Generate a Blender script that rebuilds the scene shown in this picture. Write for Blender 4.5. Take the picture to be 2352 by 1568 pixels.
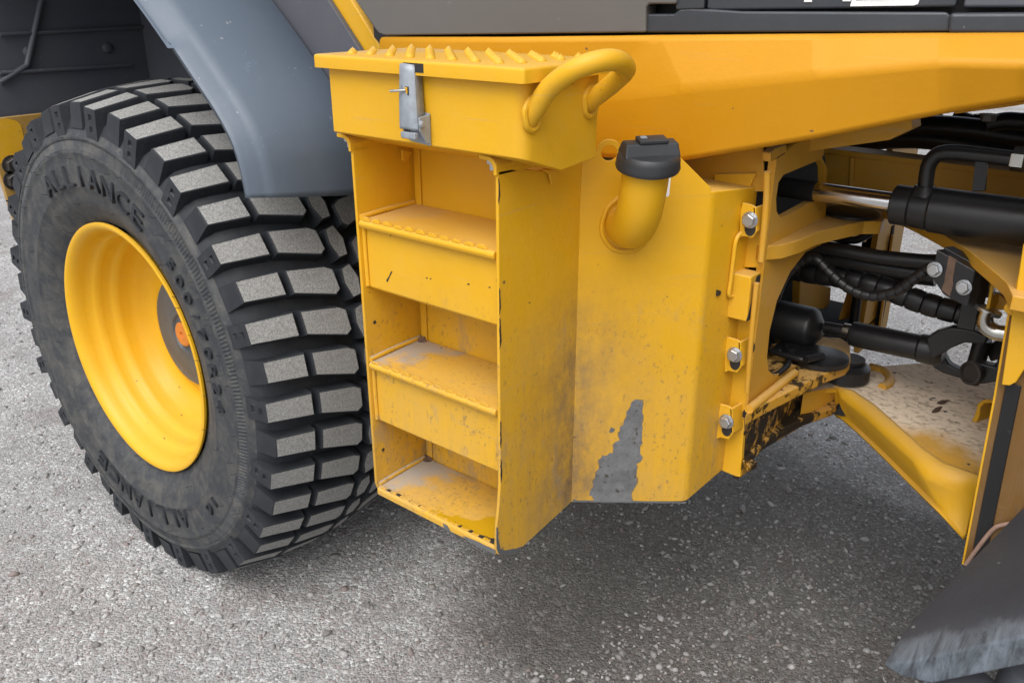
import bpy, bmesh, math, random
from math import sin, cos, pi, radians, atan2, hypot
from mathutils import Vector, Matrix, noise
import numpy as np
random.seed(7)
for o in list(bpy.data.objects): bpy.data.objects.remove(o)
SC = bpy.context.scene
COL = SC.collection

# ------------------------------------------------------------------ camera
# machine frame: X = towards the front of the loader, Y = into the machine, Z = up (metres)
F_PX, PITCH, PHI, ROLL = 1953.4576, 0.3905313, 0.8808434, -0.0015007
CAM = Vector((0.78201, -0.91730, 1.48222))
_f0 = Vector((-cos(PHI), sin(PHI), 0)); _r0 = Vector((sin(PHI), cos(PHI), 0)); _z = Vector((0, 0, 1))
C_F = _f0*cos(PITCH) - _z*sin(PITCH); _u = _f0*sin(PITCH) + _z*cos(PITCH)
C_R = _r0*cos(ROLL) + _u*sin(ROLL); C_U = _u*cos(ROLL) - _r0*sin(ROLL)
cd = bpy.data.cameras.new('camera'); cam = bpy.data.objects.new('camera', cd); COL.objects.link(cam)
cd.sensor_width = 36; cd.lens = F_PX/2352*36; cd.clip_start = 0.02; cd.clip_end = 2000
cam.matrix_world = Matrix((( C_R.x, C_U.x, -C_F.x, CAM.x), (C_R.y, C_U.y, -C_F.y, CAM.y), (C_R.z, C_U.z, -C_F.z, CAM.z), (0, 0, 0, 1)))
SC.camera = cam

# ------------------------------------------------------------------ light: soft overcast day
SUN_EL, SUN_AZ = radians(56), Vector((0.34, -0.94, 0))
W = bpy.data.worlds.new('World'); SC.world = W; W.use_nodes = True
wn = W.node_tree.nodes; wl = W.node_tree.links; wn.clear()
sky = wn.new('ShaderNodeTexSky'); sky.sky_type = 'NISHITA'; sky.sun_disc = False
sky.sun_elevation = SUN_EL; sky.sun_rotation = atan2(SUN_AZ.x, SUN_AZ.y)
sky.air_density = 1.0; sky.dust_density = 4.0; sky.ozone_density = 1.0
hs = wn.new('ShaderNodeHueSaturation'); hs.inputs['Saturation'].default_value = 0.35; hs.inputs['Value'].default_value = 1.0
bg = wn.new('ShaderNodeBackground'); bg.inputs['Strength'].default_value = 0.15
wo = wn.new('ShaderNodeOutputWorld')
wl.new(sky.outputs[0], hs.inputs['Color']); wl.new(hs.outputs[0], bg.inputs[0]); wl.new(bg.outputs[0], wo.inputs[0])
sd = bpy.data.lights.new('sun', 'SUN'); sd.energy = 1.2; sd.angle = radians(60); sd.color = (1.0, 0.965, 0.92)
sun = bpy.data.objects.new('sun', sd); COL.objects.link(sun)
_sdir = (SUN_AZ.normalized()*cos(SUN_EL) + _z*sin(SUN_EL))
sun.rotation_euler = _sdir.to_track_quat('Z', 'Y').to_euler(); sun.location = (-3, -3, 6)
SC.view_settings.view_transform = 'Standard'; SC.view_settings.look = 'None'
SC.view_settings.exposure = 0.50; SC.view_settings.gamma = 1.0; SC.view_settings.use_curve_mapping = False

# ------------------------------------------------------------------ measuring: a picture point on a known plane -> metres
def P(x, y, X=None, Y=None, Z=None, pl=None):
    d = C_F + C_R*((x-1176)/F_PX) + C_U*((784-y)/F_PX)
    if X is not None: t = (X-CAM.x)/d.x
    elif Y is not None: t = (Y-CAM.y)/d.y
    elif Z is not None: t = (Z-CAM.z)/d.z
    else: t = (Vector(pl[0])-CAM).dot(Vector(pl[1]))/d.dot(Vector(pl[1]))
    return CAM + d*t
def PS(pts, **k): return [P(x, y, **k) for x, y in pts]

# ------------------------------------------------------------------ materials
MATS = {}
class NT:
    def __init__(s, name):
        m = bpy.data.materials.new(name); m.use_nodes = True; s.m = m; s.t = m.node_tree; s.n = s.t.nodes; s.l = s.t.links
        s.n.clear(); s.out = s.n.new('ShaderNodeOutputMaterial'); s.b = s.n.new('ShaderNodeBsdfPrincipled'); s.l.new(s.b.outputs[0], s.out.inputs[0])
        s.geo = None; MATS[name] = m
    def pos(s):
        if not s.geo: s.geo = s.n.new('ShaderNodeNewGeometry')
        return s.geo.outputs['Position']
    def obj(s):
        return s.n.new('ShaderNodeTexCoord').outputs['Object']
    def mapv(s, vec, scale):
        m = s.n.new('ShaderNodeMapping'); m.inputs['Scale'].default_value = scale; s.l.new(vec, m.inputs['Vector']); return m.outputs[0]
    def noise(s, vec, sc, det=4, rough=0.55, dist=0):
        n = s.n.new('ShaderNodeTexNoise'); n.inputs['Scale'].default_value = sc; n.inputs['Detail'].default_value = det
        n.inputs['Roughness'].default_value = rough; n.inputs['Distortion'].default_value = dist; s.l.new(vec, n.inputs['Vector']); return n.outputs['Fac']
    def voro(s, vec, sc, feat='F1', out='Distance', rnd=1.0):
        n = s.n.new('ShaderNodeTexVoronoi'); n.feature = feat; n.inputs['Scale'].default_value = sc; n.inputs['Randomness'].default_value = rnd
        s.l.new(vec, n.inputs['Vector']); return n.outputs[out]
    def ramp(s, fac, stops):
        r = s.n.new('ShaderNodeValToRGB'); e = r.color_ramp.elements
        while len(e) < len(stops): e.new(0.5)
        for i, (p, c) in enumerate(stops):
            e[i].position = p; e[i].color = (c, c, c, 1) if not isinstance(c, tuple) else (*c, 1)
        s.l.new(fac, r.inputs[0]); return r.outputs[0]
    def math(s, op, a, b=None, clamp=False):
        n = s.n.new('ShaderNodeMath'); n.operation = op; n.use_clamp = clamp
        for i, v in enumerate((a, b)):
            if v is None: continue
            if isinstance(v, (int, float)): n.inputs[i].default_value = v
            else: s.l.new(v, n.inputs[i])
        return n.outputs[0]
    def mix(s, fac, a, b, mode='MIX'):
        n = s.n.new('ShaderNodeMix'); n.data_type = 'RGBA'; n.blend_type = mode
        for k, v in ((0, fac), (6, a), (7, b)):
            if isinstance(v, tuple): n.inputs[k].default_value = (*v, 1) if len(v) == 3 else v
            elif isinstance(v, (int, float)): n.inputs[k].default_value = v
            else: s.l.new(v, n.inputs[k])
        return n.outputs[2]
    def sep(s, vec):
        n = s.n.new('ShaderNodeSeparateXYZ'); s.l.new(vec, n.inputs[0]); return n.outputs
    def set(s, **k):
        for kk, v in k.items():
            i = s.b.inputs[kk.replace('_', ' ')]
            if isinstance(v, tuple): i.default_value = (*v, 1)
            elif isinstance(v, (int, float)): i.default_value = v
            else: s.l.new(v, i)
    def bump(s, h, dist=0.001, strength=1.0):
        b = s.n.new('ShaderNodeBump'); b.inputs['Distance'].default_value = dist; b.inputs['Strength'].default_value = strength
        s.l.new(h, b.inputs['Height']); s.l.new(b.outputs[0], s.b.inputs['Normal'])

def paint(name, col, dust=0.25, grime=0.0, rough=0.42, zlow=0.55, zhigh=1.15, oil=0.0, flatdust=0.35, coat=0.0, corner=0.0, steps=False, oilt=0.5, spec=0.30):
    t = NT(name); p = t.pos()
    big = t.noise(p, 3.1, 5, 0.6); fine = t.noise(p, 26, 6, 0.65); vf = t.noise(t.mapv(p, (60, 60, 7)), 1.0, 5, 0.65)
    c = t.mix(t.ramp(big, [(0.3, 0.0), (0.75, 1.0)]), tuple(x*0.93 for x in col), tuple(min(1, x*1.05) for x in col))
    # settled dust: thin film everywhere, more on faces that look up
    nz = t.sep(t.geo.outputs['Normal'])[2]
    up = t.math('MULTIPLY', t.ramp(nz, [(0.35, 0.0), (0.95, 1.0)]), flatdust)
    film = t.math('MULTIPLY', t.ramp(fine, [(0.35, 0.25), (0.7, 1.0)]), dust)
    fac = t.math('ADD', t.math('MULTIPLY', up, t.ramp(big, [(0.25, 0.35), (0.65, 1.0)])), film, True)
    c = t.mix(fac, c, (0.52, 0.40, 0.25))
    if grime > 0:
        z = t.sep(p)[2]
        mr = t.n.new('ShaderNodeMapRange'); mr.inputs[1].default_value = zhigh; mr.inputs[2].default_value = zlow; t.l.new(z, mr.inputs[0])
        low = mr.outputs[0]
        g = t.math('MULTIPLY', t.ramp(t.math('ADD', t.math('MULTIPLY', vf, 0.55), t.math('MULTIPLY', big, 0.45)), [(0.42, 0.0), (0.66, 1.0)]), t.math('MULTIPLY', low, grime), True)
        c = t.mix(g, c, (0.25, 0.19, 0.12))
        sp = t.ramp(t.noise(t.mapv(p, (1, 1, 0.6)), 75, 3, 0.6), [(0.66, 0.0), (0.70, 1.0)])
        c = t.mix(t.math('MULTIPLY', sp, t.math('MULTIPLY', low, min(1, grime*0.9))), c, (0.11, 0.085, 0.06))
    for sx, rot in (((4, 4, 150), 0.45), ((5, 5, 170), -0.7)):
        mp = t.n.new('ShaderNodeMapping'); mp.inputs['Scale'].default_value = sx; mp.inputs['Rotation'].default_value = (rot, rot*0.9, 0); t.l.new(p, mp.inputs['Vector'])
        sc = t.ramp(t.noise(mp.outputs[0], 1.0, 2, 0.5), [(0.70, 0.0), (0.715, 1.0)])
        c = t.mix(t.math('MULTIPLY', sc, min(0.5, 0.08+dust*2.0)), c, (0.46, 0.32, 0.13))
    if corner > 0:   # road dirt collected along the fold between ladder and tank
        x_, y_, z_ = t.sep(p)[0], t.sep(p)[1], t.sep(p)[2]
        d = t.math('SQRT', t.math('ADD', t.math('POWER', x_, 2), t.math('POWER', t.math('SUBTRACT', y_, 0.195), 2)))
        near = t.ramp(d, [(0.0, 1.0), (0.075, 0.45), (0.17, 0.0)])
        zr = t.ramp(t.math('SUBTRACT', z_, 0.5), [(0.12, 0.9), (0.40, 0.75), (0.56, 0.0)])
        bl = t.ramp(t.math('ADD', t.math('MULTIPLY', t.noise(t.mapv(p, (1, 1, 0.55)), 15, 7, 0.72), 0.75), t.math('MULTIPLY', t.noise(p, 60, 4, 0.7), 0.25)), [(0.36, 0.0), (0.60, 1.0)])
        c = t.mix(t.math('MULTIPLY', t.math('MULTIPLY', near, zr), t.math('MULTIPLY', bl, corner*1.25), True), c, (0.165, 0.115, 0.075))
        bl2 = t.ramp(t.noise(t.mapv(p, (1, 1, 0.4)), 11, 7, 0.75), [(0.56, 0.0), (0.64, 1.0)])
        c = t.mix(t.math('MULTIPLY', bl2, t.math('MULTIPLY', zr, corner*0.62)), c, (0.27, 0.215, 0.165))
        spk = t.ramp(t.noise(t.mapv(p, (1, 1, 0.7)), 120, 4, 0.65), [(0.585, 0.0), (0.63, 1.0)])
        spz = t.ramp(t.noise(p, 14, 5, 0.7), [(0.40, 0.0), (0.60, 1.0)])
        c = t.mix(t.math('MULTIPLY', t.math('MULTIPLY', spk, spz), t.math('MULTIPLY', zr, corner*0.75)), c, (0.13, 0.10, 0.075))
        warm = t.math('MULTIPLY', t.ramp(t.noise(p, 6, 6, 0.65), [(0.35, 0.0), (0.7, 1.0)]), t.math('MULTIPLY', zr, corner*0.35))
        c = t.mix(warm, c, (0.50, 0.335, 0.13))
    if steps:        # pale scuffed film at the inner corners of the treads, a wet clean patch on the lowest one
        x_, y_, z_ = t.sep(p)[0], t.sep(p)[1], t.sep(p)[2]
        q = t.math('ADD', t.math('MULTIPLY', t.math('ADD', x_, 0.30), 5.0), t.math('MULTIPLY', t.math('SUBTRACT', 0.13, y_), 3.0))
        q = t.math('ADD', q, t.math('MULTIPLY', t.math('SUBTRACT', t.noise(p, 20, 5, 0.65), 0.5), 1.3))
        pale = t.math('MULTIPLY', t.ramp(q, [(0.0, 1.0), (0.34, 0.75), (0.56, 0.0)]), t.ramp(nz, [(0.8, 0.0), (0.95, 1.0)]))
        pale = t.math('MULTIPLY', pale, t.ramp(z_, [(0.95, 1.0), (1.0, 0.25)]))
        c = t.mix(pale, c, (0.36, 0.345, 0.325))
        w = t.math('ADD', t.math('MULTIPLY', t.math('ADD', x_, 0.125), 6.0), t.math('MULTIPLY', t.math('SUBTRACT', 0.055, y_), 10.0))
        w = t.math('ADD', w, t.math('MULTIPLY', t.math('SUBTRACT', t.noise(p, 22, 5, 0.6), 0.5), 1.2))
        wet = t.math('MULTIPLY', t.ramp(w, [(0.26, 0.0), (0.31, 1.0)]), t.math('MULTIPLY', t.ramp(nz, [(0.8, 0.0), (0.95, 1.0)]), t.math('LESS_THAN', z_, 0.70)))
        c = t.mix(wet, c, (0.50, 0.285, 0.006))
    ch = t.ramp(t.noise(p, 47, 2, 0.5), [(0.755, 0.0), (0.765, 1.0)])
    c = t.mix(t.math('MULTIPLY', ch, 0.8), c, (0.10, 0.075, 0.05))
    if oil > 0:
        of = t.math('MULTIPLY', t.ramp(t.math('ADD', t.math('MULTIPLY', t.noise(p, 9, 6, 0.7), 0.7), t.math('MULTIPLY', t.noise(p, 60, 3, 0.7), 0.3)), [(oilt, 0.0), (oilt+0.045, 1.0)]), oil)
        c = t.mix(of, c, (0.012, 0.011, 0.010))
    t.set(Base_Color=c, Roughness=t.math('ADD', t.math('MULTIPLY', fine, 0.12), t.math('ADD', t.math('MULTIPLY', fac, 0.35), rough-0.06), True), Coat_Weight=coat, Coat_Roughness=0.25)
    t.b.inputs['Specular IOR Level'].default_value = spec
    t.bump(t.math('ADD', t.noise(p, 130, 3, 0.5), t.math('MULTIPLY', t.noise(p, 7, 2, 0.5), 3.0)), 0.0006, 0.55)
    return t.m
YEL = (0.70, 0.374, 0.007)
M_YEL = paint('yellow_paint', YEL, 0.10, 0.0)
M_LAD = paint('yellow_paint_dusty', YEL, 0.07, 0.45, zlow=0.5, zhigh=1.0, flatdust=0.22, corner=1.0, steps=True)
M_TANK = paint('yellow_paint_tank', YEL, 0.04, 0.5, zlow=0.5, zhigh=1.0, corner=0.9)
M_BODY = paint('yellow_paint_body', (0.58, 0.262, 0.004), 0.02, 0.0, rough=0.46, flatdust=0.06, coat=0.0, spec=0.25)
M_RIM = paint('yellow_paint_rim', (0.74, 0.405, 0.010), 0.05, 0.0, rough=0.36, flatdust=0.12)
M_HITCH = paint('yellow_paint_hitch', (0.60, 0.30, 0.013), 0.16, 0.0, flatdust=0.35)
M_OILY = paint('yellow_paint_oily', (0.60, 0.30, 0.013), 0.2, 0.0, oil=0.95, flatdust=0.3)
M_OIL2 = paint('yellow_paint_greasy', (0.50, 0.25, 0.013), 0.2, 0.0, oil=0.97, flatdust=0.2, oilt=0.44)
M_GRIMY_SHADE = paint('grimy_shaded_yellow', (0.36, 0.20, 0.025), 0.25, 0.3, zlow=0.4, zhigh=1.3)  # grime and the rear plate's shadow darkening mixed into one colour
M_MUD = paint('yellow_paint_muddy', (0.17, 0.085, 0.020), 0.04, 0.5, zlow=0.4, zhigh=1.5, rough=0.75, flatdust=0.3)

def dirty_plate():  # mud and a painted sky reflection mixed into one colour
    t = NT('dusty_front_plate_sky_reflection'); p = t.pos()
    n = t.noise(p, 5.0, 5, 0.6, 0.4); cr = t.voro(t.mapv(p, (26, 60, 1)), 1.0, 'DISTANCE_TO_EDGE')
    x = t.sep(p)
    d = t.math('ADD', t.math('MULTIPLY', t.math('SUBTRACT', x[1], 0.62), 2.6), t.math('SUBTRACT', n, 0.5))   # pale mud towards the hinge, its tone lifted by a painted sky reflection
    f = t.ramp(d, [(0.0, 0.0), (0.22, 1.0)])
    nz = t.sep(t.geo.outputs['Normal'])[2]
    f = t.math('MULTIPLY', f, t.ramp(nz, [(0.8, 0.0), (0.97, 1.0)]))
    mud = t.mix(t.ramp(t.noise(t.mapv(p, (1, 1.5, 1)), 55, 5, 0.72, 0.5), [(0.36, 0.0), (0.5, 1.0)]), (0.42, 0.31, 0.20), (0.80, 0.66, 0.50))
    c = t.mix(t.ramp(t.noise(p, 30, 5, 0.7), [(0.4, 0.0), (0.8, 0.45)]), (0.62, 0.32, 0.014), (0.36, 0.24, 0.09))
    c = t.mix(f, c, mud)
    sp = t.ramp(t.noise(p, 55, 2, 0.5), [(0.70, 0.0), (0.73, 1.0)]); c = t.mix(sp, c, (0.04, 0.03, 0.02))
    t.set(Base_Color=c, Roughness=t.mix(f, (0.42, 0.42, 0.42), (0.85, 0.85, 0.85)))
    t.bump(t.noise(p, 90, 4, 0.6), 0.0012, 0.6); return t.m
M_FPLATE = dirty_plate()

def plastic(name, col, rough=0.5, dust=0.2, dcol=(0.20, 0.20, 0.20), scratch=0.3, stretch=(8, 8, 8)):
    t = NT(name); p = t.pos()
    n = t.noise(p, 4, 6, 0.65); f = t.noise(p, 60, 4, 0.6); sc = t.noise(t.mapv(p, stretch), 4.0, 6, 0.75, 1.2)
    c = t.mix(t.math('MULTIPLY', t.ramp(n, [(0.3, 0.0), (0.8, 1.0)]), dust), col, dcol)
    c = t.mix(t.math('MULTIPLY', t.ramp(sc, [(0.62, 0.0), (0.68, 1.0)]), scratch), c, tuple(min(1, x*2.2+0.02) for x in col))
    sp = t.ramp(t.noise(p, 70, 1, 0.5), [(0.775, 0.0), (0.785, 1.0)]); c = t.mix(t.math('MULTIPLY', sp, scratch), c, (0.5, 0.5, 0.5))
    t.set(Base_Color=c, Roughness=t.math('ADD', rough-0.08, t.math('MULTIPLY', f, 0.16)))
    t.bump(t.math('ADD', f, t.math('MULTIPLY', n, 4)), 0.0006, 0.4); return t.m
M_FEND = plastic('grey_fender_plastic', (0.088, 0.117, 0.156), 0.45, 0.35, (0.14, 0.168, 0.206), 0.28)
M_DFEND = plastic('dark_plastic', (0.075, 0.082, 0.105), 0.55, 0.6, (0.13, 0.123, 0.123), 0.15)
M_CABG = plastic('cab_grey_paint', (0.112, 0.106, 0.098), 0.45, 0.2, (0.17, 0.16, 0.15), 0.08)
M_SILL = plastic('dark_sill_plastic', (0.028, 0.033, 0.041), 0.42, 0.4, (0.07, 0.08, 0.09), 0.35, (5, 5, 30))
M_BLK = plastic('black_metal', (0.012, 0.012, 0.013), 0.38, 0.3, (0.03, 0.03, 0.03), 0.05)
M_HOSE = plastic('black_rubber_hose', (0.010, 0.010, 0.011), 0.38, 0.3, (0.03, 0.03, 0.03), 0.0)
M_CAP = plastic('black_cap_plastic', (0.026, 0.028, 0.031), 0.45, 0.2, (0.04, 0.045, 0.05), 0.05)
M_WORN = plastic('worn_fender_lip', (0.115, 0.135, 0.16), 0.6, 0.75, (0.035, 0.04, 0.047), 0.6, (34, 6, 8))
def simple(name, col, rough, metal=0.0, n=0.15, sc=40):
    t = NT(name); p = t.pos(); f = t.noise(p, sc, 4, 0.6)
    t.set(Base_Color=t.mix(f, tuple(x*(1-n) for x in col), tuple(min(1, x*(1+n)) for x in col)), Roughness=t.math('ADD', rough-0.06, t.math('MULTIPLY', f, 0.12)), Metallic=metal)
    t.bump(t.noise(p, 160, 3), 0.0003, 0.4); return t.m
M_ZINC = simple('galvanised_steel', (0.30, 0.33, 0.365), 0.5, 0.3, 0.35, 90)
M_BOLT = simple('zinc_bolt', (0.50, 0.52, 0.54), 0.35, 0.9, 0.15)
M_CHROME = simple('chrome_rod', (0.70, 0.70, 0.70), 0.17, 1.0, 0.03)
M_STEEL = simple('bright_steel', (0.55, 0.54, 0.50), 0.25, 1.0, 0.2)
M_DBOLT = simple('grimy_bolt', (0.05, 0.045, 0.042), 0.5, 0.5, 0.3)
M_HUB = simple('grey_hub_paint', (0.085, 0.095, 0.105), 0.5, 0.1, 0.5, 14)
M_ORANGE = simple('orange_plastic', (0.62, 0.20, 0.03), 0.45, 0, 0.2)
M_WHITE = simple('white_print', (0.78, 0.79, 0.80), 0.45)
M_INK = simple('black_print', (0.02, 0.02, 0.02), 0.5)
M_CHIP = simple('dark_chip', (0.035, 0.032, 0.030), 0.6, 0.2, 0.5, 200)
M_CHIPG = simple('grey_chip', (0.13, 0.135, 0.14), 0.55, 0.2, 0.35, 120)
M_RUST = simple('rusty_metal', (0.13, 0.08, 0.055), 0.75, 0.1, 0.6, 60)
M_LEAF = simple('dry_leaf', (0.07, 0.04, 0.025), 0.8)
M_VOID = simple('shade_black', (0.004, 0.004, 0.004), 0.9)  # near-black colour that paints the shade inside the frame openings
M_TRIM = simple('rusty_trim', (0.34, 0.22, 0.17), 0.7, 0.1, 0.4, 60)
def fender_scuffed():
    t = NT('scuffed_front_fender'); p = t.pos()
    n = t.noise(p, 4, 6, 0.65); st = t.noise(t.mapv(p, (55, 7, 12)), 1.0, 6, 0.75, 0.8)
    c = t.mix(t.ramp(n, [(0.3, 0.0), (0.8, 0.5)]), (0.038, 0.044, 0.057), (0.062, 0.068, 0.082))
    y = t.math('ADD', t.sep(p)[1], t.math('ADD', t.math('MULTIPLY', t.math('SUBTRACT', st, 0.5), 0.075), t.math('MULTIPLY', t.math('SUBTRACT', t.noise(p, 13, 4, 0.6), 0.5), 0.07)))
    w = t.ramp(t.math('ADD', y, 0.5), [(0.522, 1.0), (0.537, 0.0)])
    sc = t.mix(t.ramp(st, [(0.36, 0.0), (0.62, 1.0)]), (0.035, 0.041, 0.049), (0.15, 0.175, 0.205))
    c = t.mix(w, c, sc)
    sp = t.ramp(t.noise(p, 70, 1, 0.5), [(0.76, 0.0), (0.775, 0.6)]); c = t.mix(sp, c, (0.3, 0.3, 0.3))
    t.set(Base_Color=c, Roughness=0.58); t.bump(t.math('ADD', st, t.math('MULTIPLY', n, 3)), 0.0016, 0.6); return t.m
M_FSCUFF = fender_scuffed()
def bare():
    t = NT('bare_steel_patch'); p = t.pos()
    c = t.mix(t.ramp(t.noise(p, 40, 5, 0.7), [(0.35, 0.0), (0.7, 1.0)]), (0.115, 0.118, 0.120), (0.205, 0.212, 0.22))
    c = t.mix(t.ramp(t.noise(p, 95, 4, 0.65), [(0.60, 0.0), (0.66, 1.0)]), c, (0.055, 0.048, 0.035))
    c = t.mix(t.ramp(t.noise(p, 30, 3, 0.6), [(0.66, 0.0), (0.72, 0.7)]), c, (0.09, 0.07, 0.04))
    t.set(Base_Color=c, Roughness=0.6, Metallic=0.15); t.bump(t.noise(p, 120, 4), 0.0006, 0.6); return t.m
M_BARE = bare()

def rubber(name, base, dustc, amt, streak):
    t = NT(name); p = t.obj()
    n = t.noise(p, 6, 6, 0.65); f = t.noise(p, 70, 5, 0.65); s = t.noise(t.mapv(p, streak), 1.0, 6, 0.7, 0.6)
    c = t.mix(t.math('MULTIPLY', t.ramp(s, [(0.42, 0.0), (0.7, 1.0)]), amt), base, dustc)
    c = t.mix(t.math('MULTIPLY', t.ramp(f, [(0.58, 0.0), (0.66, 1.0)]), amt*0.7), c, dustc)
    t.set(Base_Color=c, Roughness=t.math('ADD', 0.5, t.math('MULTIPLY', n, 0.25)))
    t.bump(t.math('ADD', f, t.math('MULTIPLY', n, 3)), 0.0008, 0.5); return t.m
M_RUB = rubber('tyre_rubber', (0.032, 0.036, 0.042), (0.125, 0.118, 0.104), 0.62, (22, 5, 22))
M_LUG = rubber('tyre_lug_rubber', (0.014, 0.017, 0.022), (0.055, 0.060, 0.068), 0.3, (10, 10, 10))
def tread_top():
    t = NT('worn_tread_top'); p = t.obj()
    f = t.noise(p, 260, 3, 0.7); n = t.noise(p, 18, 4, 0.6)
    c = t.mix(t.ramp(f, [(0.3, 0.0), (0.7, 1.0)]), (0.14, 0.142, 0.138), (0.43, 0.43, 0.42))
    oi = t.n.new('ShaderNodeObjectInfo'); c = t.mix(t.math('MULTIPLY', oi.outputs['Random'], 0.30), c, (0.25, 0.245, 0.23))
    c = t.mix(t.ramp(n, [(0.55, 0.0), (0.75, 0.5)]), c, (0.14, 0.13, 0.115))
    t.set(Base_Color=c, Roughness=0.9); t.bump(f, 0.002, 0.8); return t.m
M_TOP = tread_top()

def ground_mat():
    t = NT('gravel_ground'); p = t.pos()
    v1 = t.voro(p, 135, 'F1', 'Color'); v1d = t.voro(p, 135, 'F1', 'Distance'); v2 = t.voro(p, 260, 'F1', 'Color'); v2d = t.voro(p, 260, 'F1', 'Distance')
    big = t.noise(p, 0.9, 5, 0.6); mid = t.noise(p, 7, 5, 0.65)
    s1 = t.ramp(t.sep(v1)[0], [(0.0, (0.140, 0.136, 0.133)), (0.35, (0.231, 0.223, 0.220)), (0.55, (0.282, 0.264, 0.260)), (0.75, (0.363, 0.346, 0.341)), (1.0, (0.533, 0.533, 0.533))])
    s2 = t.ramp(t.sep(v2)[1], [(0.0, (0.145, 0.138, 0.135)), (0.6, (0.261, 0.251, 0.246)), (1.0, (0.440, 0.426, 0.420))])
    c = t.mix(t.ramp(t.sep(v1)[1], [(0.45, 0.0), (0.5, 1.0)]), s2, s1)
    c = t.mix(t.math('MULTIPLY', t.ramp(t.sep(v1)[2], [(0.88, 0.0), (0.9, 1.0)]), 0.55), c, (0.225, 0.164, 0.158))
    c = t.mix(t.math('MULTIPLY', t.ramp(mid, [(0.35, 1.0), (0.6, 0.0)]), 0.45), c, (0.181, 0.173, 0.169))
    c = t.mix(t.math('MULTIPLY', t.ramp(big, [(0.35, 1.0), (0.62, 0.0)]), 0.35), c, (0.169, 0.161, 0.158))
    # pale crusty gravel; patch of darker fines also paints shade under the machine
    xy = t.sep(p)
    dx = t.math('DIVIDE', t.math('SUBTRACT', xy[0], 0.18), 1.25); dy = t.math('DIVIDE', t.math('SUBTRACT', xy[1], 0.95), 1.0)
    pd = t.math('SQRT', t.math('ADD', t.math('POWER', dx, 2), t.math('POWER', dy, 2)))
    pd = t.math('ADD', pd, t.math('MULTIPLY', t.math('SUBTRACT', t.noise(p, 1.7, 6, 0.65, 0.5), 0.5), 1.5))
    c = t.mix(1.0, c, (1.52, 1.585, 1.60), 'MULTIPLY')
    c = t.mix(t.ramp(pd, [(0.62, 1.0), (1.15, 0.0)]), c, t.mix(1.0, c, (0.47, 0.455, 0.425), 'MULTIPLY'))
    c = t.mix(t.ramp(t.noise(p, 0.55, 5, 0.62, 0.6), [(0.30, 0.0), (0.55, 1.0)]), t.mix(1.0, c, (0.74, 0.72, 0.71), 'MULTIPLY'), c)
    c = t.mix(t.math('MULTIPLY', t.ramp(t.noise(p, 2.6, 5, 0.65), [(0.53, 0.0), (0.66, 1.0)]), 0.42), c, (0.16, 0.125, 0.11))
    t.set(Base_Color=c, Roughness=0.9)
    h = t.math('ADD', t.math('MULTIPLY', t.math('SUBTRACT', 1.0, v1d), 1.0), t.math('ADD', t.math('MULTIPLY', t.math('SUBTRACT', 1.0, v2d), 0.5), t.math('MULTIPLY', mid, 2.0)))
    t.bump(h, 0.0042, 1.0); return t.m
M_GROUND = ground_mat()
def pebble_mat():
    t = NT('pebble_stone'); a = t.n.new('ShaderNodeVertexColor'); a.layer_name = 'Col'
    t.set(Base_Color=t.mix(t.noise(t.pos(), 300, 3), a.outputs[0], (0.2, 0.19, 0.18)), Roughness=0.85); return t.m
M_PEB = pebble_mat()

# ------------------------------------------------------------------ building helpers
def empty(name, parent=None, loc=(0, 0, 0)):
    o = bpy.data.objects.new(name, None); COL.objects.link(o); o.empty_display_size = 0.1
    o.location = loc; o.parent = parent; return o
def finish(name, bm, mat, parent=None, bevel=0.0, seg=2, angle=35, smooth=True):
    bmesh.ops.recalc_face_normals(bm, faces=bm.faces)
    me = bpy.data.meshes.new(name); bm.to_mesh(me); bm.free()
    for m in (mat if isinstance(mat, (list, tuple)) else [mat]): me.materials.append(m)
    o = bpy.data.objects.new(name, me); COL.objects.link(o); o.parent = parent
    if smooth:
        me.polygons.foreach_set('use_smooth', [True]*len(me.polygons)); me.set_sharp_from_angle(angle=radians(angle))
    if bevel > 0:
        md = o.modifiers.new('edge', 'BEVEL'); md.width = bevel; md.segments = seg; md.limit_method = 'ANGLE'; md.angle_limit = radians(32); md.harden_normals = True
    return o
def add_box(bm, a, b):
    vs = [bm.verts.new((x, y, z)) for x in (a[0], b[0]) for y in (a[1], b[1]) for z in (a[2], b[2])]
    for f in ((0, 1, 3, 2), (4, 6, 7, 5), (0, 4, 5, 1), (2, 3, 7, 6), (0, 2, 6, 4), (1, 5, 7, 3)): bm.faces.new([vs[i] for i in f])
def add_plate(bm, pts, vec, holes=()):
    """flat outline (3-D points) with holes, given depth along vec"""
    vec = Vector(vec); loops = [list(map(Vector, pts))] + [list(map(Vector, h)) for h in holes]
    es = []; lv = []
    for lp in loops:
        v = [bm.verts.new(q) for q in lp]; lv.append(v)
        es += [bm.edges.new((v[i], v[(i+1) % len(v)])) for i in range(len(v))]
    r = bmesh.ops.triangle_fill(bm, use_beauty=True, use_dissolve=False, edges=es)
    fs = [g for g in r['geom'] if isinstance(g, bmesh.types.BMFace)]
    mp = {}
    for v in sum(lv, []): mp[v] = bm.verts.new(v.co + vec)
    for f in fs:
        if all(v in mp for v in f.verts): bm.faces.new([mp[v] for v in reversed(f.verts)])
    for v in lv:
        for i in range(len(v)):
            a, b = v[i], v[(i+1) % len(v)]; bm.faces.new((a, b, mp[b], mp[a]))
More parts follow.
